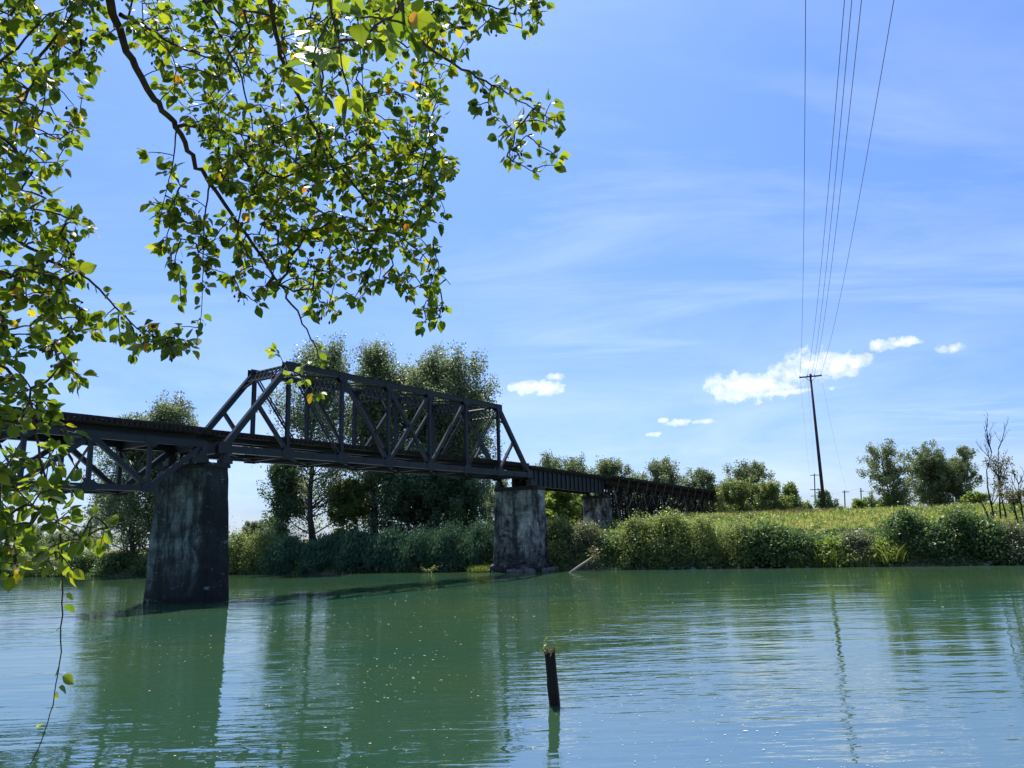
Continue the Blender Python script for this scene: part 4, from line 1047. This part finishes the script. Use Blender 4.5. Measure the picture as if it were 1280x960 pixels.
# ------------------------------------------------------------------ power line
PT = at_y(1013, 470, 150); PB_ = at_y(1032, 650, 150); pz = gz(PB_.x, 150)
pole = empty('utility_pole', (PB_.x, 150, pz), 0, label='tall leaning wooden power pole with one crossarm on the dyke', cat='utility pole')
m = MB(); m.tube([Vector((PB_.x, 150, pz - 1)), Vector((PB_.x, 150, pz - 1)).lerp(PT, .5), PT + Vector((0, 0, .4))], [.34, .28, .2], 10); m.build('shaft', POLEWOOD, pole, smooth=True)
WD = Vector((0.366, 1, 0)).normalized(); WS = Vector((1, -0.366, 0)).normalized(); arm = PT + Vector((0, 0, -.15))
m = MB(); m.beam(arm - WS * 2.1 - WD * .25, arm + WS * 2.1 - WD * .25, .2, .26, WD); m.build('crossarm', POLEWOOD, pole)
m = MB(); m.beam(arm - WS * 1.1 - WD * .3, arm + Vector((0, 0, -1.1)) - WD * .25, .05, .07, WD); m.beam(arm + WS * 1.1 - WD * .3, arm + Vector((0, 0, -1.1)) - WD * .25, .05, .07, WD); m.build('arm_brace', STEEL, pole)
offs = [-1.95, -.55, .25, .75, 1.95]; noffs = [-1.75, 0, .32, .75, 2.2]
for k, o in enumerate(offs):
    p = arm + WS * o - WD * .25; m = MB(); m.tube([p + Vector((0, 0, .131)), p + Vector((0, 0, .25)), p + Vector((0, 0, .36))], [.05, .09, .05], 8); m.build('insulator', INSUL, pole)
wlab = ['overhead wire farthest to the left of the five', 'overhead wire second from the left, close beside the third', 'overhead wire in the middle of the five', 'overhead wire second from the right of the five', 'overhead wire farthest to the right, leaning most']
midp = Vector((16.5, 32.7, 30))
for k in range(5):
    a = arm + WS * offs[k] - WD * .25 + Vector((0, 0, .36)); mid = Vector(midp) + WS * noffs[k] + Vector((0, 0, -.05 * k)); m = MB(); pts = []
    e = mid + (mid - a) * (92 / 117.3)
    for i in range(41):
        t = i / 40; T1 = 117.3 / (117.3 + 92); q = a.lerp(e, t)
        zz = a.z + (mid.z - a.z) * (t / T1) * (1 - (t - T1) / (1 - T1) * -0) if False else None
        # parabola through pole top, the point above the river and a far pole of the same height
        z1 = mid.z; sgm = (a.z - z1) / (T1 * (1 - T1)); q.z = a.z - sgm * t * (1 - t); pts.append(q)
    m.tube(pts, [.021] * 41, 5); m.build('overhead_wire', WIRE, None, label=wlab[k], cat='wire', group='wires over the river')


def small_pole(px, Y, top_y, arms, label, armw):
    b = at_y(px, 650, Y); t = at_y(px - 1, top_y, Y); z0 = gz(b.x, Y)
    root = empty('short_utility_pole', (b.x, Y, z0), 0, label=label, cat='utility pole', group='short poles on the horizon')
    m = MB(); m.tube([Vector((b.x, Y, z0 - .5)), t], [.26, .2], 8); m.build('shaft', POLEWOOD, root)
    for (ay, w) in arms:
        c = at_y(px, ay, Y); m = MB(); m.beam(c - Vector((w / 2, .3, 0)), c + Vector((w / 2, -.3, 0)), .2, .26, Vector((0, 1, 0))); m.build('crossarm', POLEWOOD, root)
    return t


t1 = small_pole(1019, 300, 592, [(594, 4.2), (612, 4.2), (620, 3.4)], 'short pole with three crossarms just left of the tall pole foot', 4)
t2 = small_pole(1056.5, 290, 613, [(615, 2.6)], 'short pole with one crossarm, first to the right of the tall pole', 3)
t3 = small_pole(1077, 285, 610, [(614, 1.6)], 'short pole with a stubby top, last to the right of the tall pole', 2)
for k, (o, e, lab) in enumerate(((-1.95, t1 + Vector((-2, 0, 0)), 'thin wire from the tall pole down to the three-armed pole'), (-.55, t1 + Vector((0, 0, -.2)), 'thin inner wire from the tall pole to the three-armed pole'), (1.95, t2 + Vector((1, 0, 0)), 'thin wire from the tall pole down to the one-armed short pole'), (99, t2, 'thin wire linking the two short poles beyond the tall pole'))):
    a = arm + WS * o - WD * .2 if o < 50 else t3.copy(); pts = [a.lerp(e, i / 16) - Vector((0, 0, 4 * 3.0 * (i / 16) * (1 - i / 16))) * (1 if o < 50 else .15) for i in range(17)]
    m = MB(); m.tube(pts, [.018] * 17, 4); m.build('distribution_wire', WIRE, None, label=lab, cat='wire', group='thin wires beyond the tall pole')


# ------------------------------------------------------------------ old piling in the river
def piling():
    b = Vector((1.05, 25.3, 0)); dep = 25.3; t = at_y(690, 813, 25.3); ax = (Vector((t.x - .06, 25.3, t.z)) - b)
    root = empty('wooden_piling', b, 0, label='old black rotten piling leaning out of the river in the foreground', cat='piling')
    r = np.random.default_rng(5); m = MB(); n = 16; base = b - ax * 1.2; rings = 14
    prof = r.normal(0, .02, n)
    for i in range(rings + 1):
        tt = i / rings; p = base.lerp(b + ax, tt)
        for k in range(n):
            a = 2 * math.pi * k / n; q = .185 * (1 - .1 * tt + .4 * max(0, .55 - tt) * 0) + prof[k] + r.normal(0, .006)
            hz = (r.normal(0, .05) + .09 * math.sin(a + 1)) if i == rings else 0
            m.v.append((p.x + q * math.cos(a), p.y + q * math.sin(a), p.z + hz))
    for i in range(rings):
        for k in range(n): m.f.append((i * n + k, i * n + (k + 1) % n, (i + 1) * n + (k + 1) % n, (i + 1) * n + k))
    m.v.append(tuple(b + ax + Vector((0, 0, -.14)))); c = len(m.v) - 1
    for k in range(n): m.f.append((rings * n + k, rings * n + (k + 1) % n, c))
    m.build('shaft', PILEWOOD, root, smooth=True)
    top = b + ax; P = np.array([tuple(top)]) + np.stack([r.normal(0, .12, 90), r.normal(0, .12, 90), r.uniform(-.16, .0, 90)], 1)
    v, ff, ct = blades(P, .13, r, .02, .6); link('moss', np_mesh('moss', v, ff, ct), L_DRY, root)
    P = np.array([tuple(top)]) + np.stack([-.16 + r.normal(0, .04, 14), r.normal(0, .05, 14), .1 + r.uniform(-.05, .28, 14)], 1)
    v, ff, ct = quads_cloud(P, .07, r); link('sprout', np_mesh('sprout', v, ff, ct), L_YELLOW, root)


piling()


# ------------------------------------------------------------------ fluff floating on the water
def fluff():
    r = np.random.default_rng(31); n = 1300; P = []
    while len(P) < n:
        d = r.uniform(0, 1); Y = 18 + 70 * d ** 1.6; x = r.triangular(-.62, -.15, .6) * Y
        u, v = uv_of(x, Y)
        keep = .25 + .75 * (math.sin(x * .35 + Y * .12) * math.sin(Y * .23 - x * .1) > 0)
        if v < -6 and r.uniform() < keep: P.append((x, Y, .012))
    P = np.array(P); n = len(P); s = np.abs(r.normal(0, .016, n)) + .012; s *= .62 * np.clip(P[:, 1] / 30, .8, 1.6)
    V = []; 
    for k in range(6):
        a = k * math.pi / 3; V.append(P + np.stack([np.cos(a) * s * 1.5, np.sin(a) * s, np.full(n, .004)], 1))
    V.append(P + np.stack([s * 0, s * 0, s * .22], 1)); V = np.stack(V, 1).reshape(-1, 3)
    idx = np.arange(n)[:, None] * 7; f = np.concatenate([np.stack([idx[:, 0] + k, idx[:, 0] + (k + 1) % 6, idx[:, 0] + 6], 1) for k in range(6)])
    link('floating_fluff', np_mesh('floating_fluff', V, f.ravel(), np.full(len(f), 3)), m_plain('white_seed_fluff', (.55, .57, .48), var=.1), None, kind='stuff', label='white seed fluff specks drifting on the river', cat='seed fluff')


fluff()


# ------------------------------------------------------------------ the overhanging foreground tree
def fore_tree():
    r = np.random.default_rng(17)
    tx, ty = -3.9, 0.6; z0 = gz(tx, ty)
    root = empty('alder_tree', (tx, ty, z0), 0, label='overhanging leafy tree with backlit yellow-green leaves in the foreground', cat='tree')
    tp = [Vector((tx, ty, z0 - .4)), Vector((tx + .1, ty, z0 + 1.5)), Vector((tx + .3, ty + .1, z0 + 3)), Vector((tx + .5, ty + .25, z0 + 4.6)), Vector((tx + .55, ty + .4, z0 + 6.2)), Vector((tx + .8, ty + .5, z0 + 8))]
    m = MB(); m.tube(tp, [.24, .2, .18, .15, .11, .05], 12); m.build('trunk', FBARK, root, smooth=True)
    # main limbs: (pixel x, pixel y, depth) way points, radius at the frame edge
    limbs = [
        ([(128, -40, 2.75), (140, 5, 2.8), (152, 48, 2.9), (178, 98, 2.95), (205, 138, 3.0), (222, 160, 3.05), (240, 197, 3.1), (262, 230, 3.15), (300, 284, 3.25), (335, 335, 3.3), (362, 372, 3.35), (380, 405, 3.4), (396, 436, 3.4)], .0175, 4, -1),
        ([(222, 158, 3.05), (255, 159, 3.2), (290, 165, 3.3), (335, 178, 3.4), (370, 200, 3.5)], .0075, None, 0),
        ([(150, 18, 2.85), (178, 30, 2.95), (205, 48, 3.1), (242, 67, 3.2), (285, 80, 3.3), (330, 110, 3.4)], .009, None, 0),
        ([(330, -40, 2.6), (345, 40, 2.8), (362, 95, 3.0), (382, 137, 3.1), (400, 172, 3.1), (423, 208, 3.15), (453, 243, 3.2), (497, 293, 3.25), (530, 320, 3.3), (563, 356, 3.3)], .010, 4, -1),
        ([(470, -50, 2.5), (500, 10, 2.7), (524, 49, 2.8), (566, 79, 2.9), (607, 101, 2.95), (640, 120, 3.0), (675, 140, 3.0), (700, 155, 3.0)], .008, 5, -1),
        ([(560, -40, 2.7), (592, 0, 2.8), (620, 10, 2.85), (650, 18, 2.9), (682, 14, 2.9)], .005, 5, -1),
        ([(112, -40, 2.7), (104, 0, 2.75), (79, 34, 2.8), (52, 70, 2.85), (40, 105, 2.9), (24, 140, 2.95), (20, 180, 3.0), (30, 220, 3.0)], .009, 4, -1),
        ([(-60, 240, 2.5), (-20, 270, 2.6), (20, 298, 2.65), (55, 322, 2.7), (95, 340, 2.75), (124, 362, 2.8), (152, 392, 2.8), (178, 415, 2.85), (200, 430, 2.85), (232, 430, 2.85)], .008, 3, -1),
        ([(-70, 400, 2.2), (-20, 440, 2.3), (15, 470, 2.35), (38, 505, 2.4), (48, 560, 2.45), (60, 610, 2.5), (72, 650, 2.5), (78, 710, 2.5), (77, 770, 2.5), (74, 830, 2.5), (66, 880, 2.5), (52, 925, 2.5), (38, 956, 2.5)], .0055, 2, -1),
        ([(262, 232, 3.15), (256, 270, 3.1), (254, 310, 3.1), (253, 350, 3.1), (252, 390, 3.1), (246, 425, 3.1)], .004, None, 0),
        ([(220, 165, 3.05), (216, 205, 3.0), (206, 245, 3.0), (198, 285, 3.0)], .0035, None, 0),
        ([(-60, 60, 2.6), (-20, 90, 2.7), (20, 60, 2.8), (60, 20, 2.9), (90, 5, 3.0)], .008, 4, -1),
        ([(-70, 560, 2.1), (-25, 580, 2.2), (10, 600, 2.25), (50, 640, 2.3), (90, 655, 2.35), (130, 662, 2.4)], .0045, 2, -1),
        ([(400, -70, 1.5), (408, -20, 1.5), (415, 20, 1.55), (425, 60, 1.6), (430, 95, 1.6)], .004, 4, -1),
        ([(445, -40, 2.9), (447, 20, 3.0), (452, 80, 3.1), (455, 140, 3.2), (458, 190, 3.2)], .004, 4, -1),
        ([(240, -40, 3.2), (262, 20, 3.4), (290, 70, 3.5), (310, 130, 3.6), (322, 190, 3.7), (340, 250, 3.7)], .008, 4, -1),
    ]
    N = []          # nodes: pos, parent, limb
    paths = []
    for li, (wp, rd, tpi, par) in enumerate(limbs):
        pts = [at_d(*w) for w in wp]
        # spline a little so limbs wander like wood
        fine = []
        for i in range(len(pts) - 1):
            p0, p1, p2, p3 = pts[max(i - 1, 0)], pts[i], pts[i + 1], pts[min(i + 2, len(pts) - 1)]
            for k in range(4):
                t = k / 4; fine.append(.5 * ((2 * p1) + (p2 - p0) * t + (2 * p0 - 5 * p1 + 4 * p2 - p3) * t * t + (3 * p1 - p0 - 3 * p2 + p3) * t ** 3))
        fine.append(pts[-1]); fine = [f_ + Vector(r.normal(0, rd * .35, 3)) if 0 < i < len(fine) - 1 else f_ for i, f_ in enumerate(fine)]
        out = []
        if tpi is not None:   # limb back to the trunk, outside the picture
            a = tp[tpi]; b = fine[0]
            out = [a, a.lerp(b, .35) + Vector((0, 0, .12)), a.lerp(b, .7) + Vector((0, 0, .08))]
        paths.append((out, fine, rd))
        for f_ in fine: N.append((f_, li))
    n0 = len(N); pos = [tuple(p) for p, _ in N]; lim = [l for _, l in N]; par = [-1] * n0
    # regions of leafy twigs in the picture: polygon, count, depth range
    regs = [
        ([(150, -60), (610, -60), (600, 20), (575, 80), (560, 120), (520, 170), (480, 200), (330, 190), (250, 150), (200, 110), (165, 50)], 520, 2.7, 4.2),
        ([(235, 150), (540, 150), (565, 200), (560, 250), (520, 290), (440, 300), (340, 290), (270, 220)], 370, 2.9, 3.7),
        ([(280, 270), (520, 280), (560, 330), (545, 365), (500, 360), (440, 385), (400, 405), (350, 372), (290, 340)], 145, 3.1, 3.6),
        ([(178, 175), (240, 175), (262, 280), (262, 380), (275, 415), (225, 410), (215, 340), (190, 290), (180, 240)], 36, 2.95, 3.2),
        ([(240, 280), (330, 330), (350, 380), (290, 385), (250, 330)], 20, 3.1, 3.3),
        ([(480, 330), (560, 345), (548, 415), (515, 420), (500, 380)], 14, 3.2, 3.4),
        ([(345, 430), (410, 430), (440, 480), (400, 500), (350, 470)], 7, 3.35, 3.5),
        ([(590, 95), (700, 130), (700, 215), (640, 235), (600, 170)], 34, 2.9, 3.1),
        ([(560, -40), (685, -20), (680, 25), (640, 40), (600, 30)], 24, 2.7, 3.0),
        ([(540, 130), (575, 190), (560, 280), (530, 300), (520, 200)], 16, 3.1, 3.4),
        ([(-60, -60), (135, -60), (140, 30), (125, 70), (105, 110), (102, 150), (70, 250), (30, 270), (-60, 270)], 290, 2.5, 3.3),
        ([(-60, 250), (60, 265), (108, 268), (112, 300), (96, 345), (60, 400), (-60, 440)], 110, 2.5, 2.9),
        ([(60, 330), (110, 360), (180, 410), (262, 418), (268, 435), (205, 455), (150, 440), (85, 420), (50, 400)], 40, 2.65, 2.95),
        ([(-40, 400), (90, 420), (100, 470), (40, 520), (-40, 540)], 52, 2.2, 2.7),
        ([(-40, 500), (50, 490), (100, 560), (95, 620), (60, 640), (-40, 650)], 56, 2.2, 2.6),
        ([(-40, 620), (70, 620), (142, 655), (120, 700), (70, 715), (-40, 720)], 44, 2.15, 2.55),
        ([(350, -30), (520, -30), (525, 40), (490, 120), (420, 150), (370, 90)], 16, 1.3, 1.95),
    ]
    def inside(poly, x, y):
        c = False; j = len(poly) - 1
        for i in range(len(poly)):
            if (poly[i][1] > y) != (poly[j][1] > y) and x < (poly[j][0] - poly[i][0]) * (y - poly[i][1]) / (poly[j][1] - poly[i][1]) + poly[i][0]: c = not c
            j = i
        return c
    at = []
    for poly, cnt, d0, d1 in regs:
        xs = [p[0] for p in poly]; ys = [p[1] for p in poly]; k = 0
        while k < cnt:
            x, y = r.uniform(min(xs), max(xs)), r.uniform(min(ys), max(ys))
            if inside(poly, x, y): at.append(tuple(at_d(x, y, r.uniform(d0, d1)))); k += 1
    at = np.array(at); pos_np = np.array(pos)
    # grow twigs: always join the leaf spray that lies nearest the wood grown so far
    D2 = ((at[:, None] - pos_np[None]) ** 2).sum(2); best = D2.argmin(1); bd = D2.min(1); todo = np.ones(len(at), bool)
    for _ in range(len(at)):
        i = int(np.where(todo, bd, 1e9).argmin()); todo[i] = False
        pos.append(tuple(at[i])); par.append(int(best[i])); lim.append(lim[int(best[i])])
        d = ((at - at[i]) ** 2).sum(1); up = d < bd; best[up] = len(pos) - 1; bd = np.minimum(d, bd)
    cnt = [1] * len(pos)
    for i in range(len(pos) - 1, n0 - 1, -1): cnt[par[i]] += cnt[i]
    wood = [MB() for _ in limbs]; leafs = [[] for _ in limbs]; cones = [[] for _ in limbs]
    for li, (out, fine, rd) in enumerate(paths):
        if out: wood[li].tube(out + [fine[0]], [rd * 2.2, rd * 1.7, rd * 1.3, rd], 8, cap=False)
        n = len(fine); wood[li].tube(fine, [max(.0016, rd * (1 - .86 * (i / (n - 1)) ** .9)) for i in range(n)], 8, cap=False)
    def leaf(li, p, d, s): leafs[li].append((p, d, s))
    for i in range(n0, len(pos)):
        a, b = Vector(pos[par[i]]), Vector(pos[i]); li = lim[i]; ln = (b - a).length
        sag = Vector((0, 0, -.10 * ln)) + Vector(r.normal(0, .05 * ln, 3)); pts = []
        for k in range(6):
            t = k / 5; pts.append(a.lerp(b, t) - sag * (4 * t * (1 - t)) * .5 + (Vector(r.normal(0, .012 * ln, 3)) if 0 < k < 5 else Vector()))
        r1 = .0012 + .0006 * math.sqrt(cnt[i])
        wood[li].tube(pts, [r1 * (1.25 - .35 * k / 5) for k in range(6)], 5, cap=False)
        dirv = (b - a).normalized(); nl = max(1, int(ln / .055)) + 1; sd = dirv.orthogonal().normalized()
        for k in range(nl):
            t = r.uniform(.25, 1); q = pts[min(4, int(t * 5))].lerp(pts[min(5, int(t * 5) + 1)], t * 5 - int(t * 5)) if t < 1 else b
            an = r.uniform(0, 6.28); o = (Matrix.Rotation(an, 3, dirv) @ sd)
            leaf(li, q, (dirv * .6 + o * .8 + Vector((0, 0, -.35))).normalized(), r.triangular(.016, .036, .058))
        for k in range(r.integers(3, 6)):
            an = r.uniform(0, 6.28); o = (Matrix.Rotation(an, 3, dirv) @ sd)
            leaf(li, b, (dirv * r.uniform(.3, 1.1) + o * .7 + Vector((0, 0, -.4))).normalized(), r.triangular(.016, .036, .060))
        if r.uniform() < .13:
            cones[li].append(MB())
            for k in range(r.integers(2, 5)):
                q = b + Vector(r.normal(0, .014, 3)) + Vector((0, 0, -.02)); e = q + Vector(r.normal(0, .004, 3)) + Vector((0, 0, -.013))
                cones[li][-1].tube([b, q, q.lerp(e, .25), q.lerp(e, .6), e], [.0006, .0008, .0042, .0046, .0015], 6)
    # leaves straight on the hanging shoot and thin limb ends
    for li, a0, st in ((8, 18, 1), (7, 14, 1), (4, 16, 1), (5, 6, 1), (12, 4, 1), (9, 4, 1), (10, 3, 1)):
        fine = paths[li][1]
        for i in range(a0, len(fine), st):
            if li == 8 and i > 30 and r.uniform() > .6: continue
            d = (fine[min(i + 1, len(fine) - 1)] - fine[i - 1]).normalized(); sd = d.orthogonal().normalized()
            o = Matrix.Rotation(r.uniform(0, 6.28), 3, d) @ sd; leaf(li, fine[i], (d * .5 + o * .8 + Vector((0, 0, -.1))).normalized(), r.triangular(.022, .038, .054))
    # leaf template: midrib + two edges, folded a little and curled at the tip
    ts_ = np.array([0, .12, .28, .46, .64, .82, 1.0]); wd = np.array([0, .22, .345, .375, .31, .17, 0])
    tv = []; tuv = []
    for t in ts_: tv.append((t, 0, 0)); tuv.append((t, 0))
    for sg in (-1, 1):
        for t, w in zip(ts_[1:6], wd[1:6]): tv.append((t - .02, sg * w, 1)); tuv.append((t, sg * w))
    tf = []
    for s_, b in ((0, 7), (1, 12)):
        q = [(0, 1, b)] + [(i, i + 1, b + i, b + i - 1) for i in range(1, 5)] + [(5, 6, b + 4)]
        tf += [tuple(reversed(x)) for x in q] if s_ == 0 else q
    tv = np.array(tv); tuv = np.array(tuv); nv = len(tv)
    # petiole: two-sided sliver
    pet_v = np.array([(-.34, -.014, 0), (0.02, -.012, 0), (0.02, .012, 0), (-.34, .014, 0)])
    for li in range(len(limbs)):
        bo = wood[li].build('branch', FBARK, root, smooth=True)
        Ls = leafs[li]
        if Ls:
            n = len(Ls); P = np.array([tuple(l[0]) for l in Ls]); X = np.array([tuple(l[1]) for l in Ls]); s = np.array([l[2] for l in Ls]) * (1.18 if li == 13 else 1.0)
            Z = r.normal(0, .62, (n, 3)) + np.array([0, 0, .75]); Z -= X * (X * Z).sum(1)[:, None]; Z /= np.linalg.norm(Z, axis=1)[:, None]; Y = np.cross(Z, X)
            fold = r.uniform(.05, .42, n); curl = r.uniform(-.05, .32, n); wsc = r.uniform(.86, 1.12, n)
            lx = tv[None, :, 0] + np.zeros((n, 1)); ly = tv[None, :, 1] * wsc[:, None]; ed = tv[None, :, 2]
            lz = np.abs(ly) * fold[:, None] - curl[:, None] * lx ** 2 + ed * r.normal(0, .018, (n, nv))
            V = P[:, None] + s[:, None, None] * ((lx + .34)[..., None] * X[:, None] + ly[..., None] * Y[:, None] + lz[..., None] * Z[:, None])
            PV = P[:, None] + s[:, None, None] * ((pet_v[None, :, 0] + .34)[..., None] * X[:, None] + pet_v[None, :, 1][..., None] * Y[:, None] + pet_v[None, :, 2][..., None] * Z[:, None])
            V2 = np.concatenate([V.reshape(-1, 3), PV.reshape(-1, 3)]); UV = np.concatenate([np.tile(tuv, (n, 1)), np.tile(np.array([[.3, 0]]), (n * 4, 1))])
            fl = []; ct = []
            ff = np.concatenate([np.array(x) for x in tf]); cc = np.array([len(x) for x in tf])
            fl = (ff[None] + (np.arange(n) * nv)[:, None]).ravel(); ct = np.tile(cc, n)
            fl = np.concatenate([fl, np.arange(n * 4) + n * nv]); ct = np.concatenate([ct, np.full(n, 4)])
            link('leaves', np_mesh('leaves', V2, fl, ct, UV, smooth=True), LEAF, bo)
        for cm_ in cones[li]: cm_.build('seed_cone_cluster', CONE, bo)
    print('fore leaves', sum(len(l) for l in leafs))


fore_tree()
S.render.engine = 'CYCLES'
S.cycles.max_bounces = 8; S.cycles.diffuse_bounces = 3; S.cycles.glossy_bounces = 3; S.cycles.transmission_bounces = 4; S.cycles.use_denoising = True
S.cycles.caustics_reflective = False; S.cycles.caustics_refractive = False
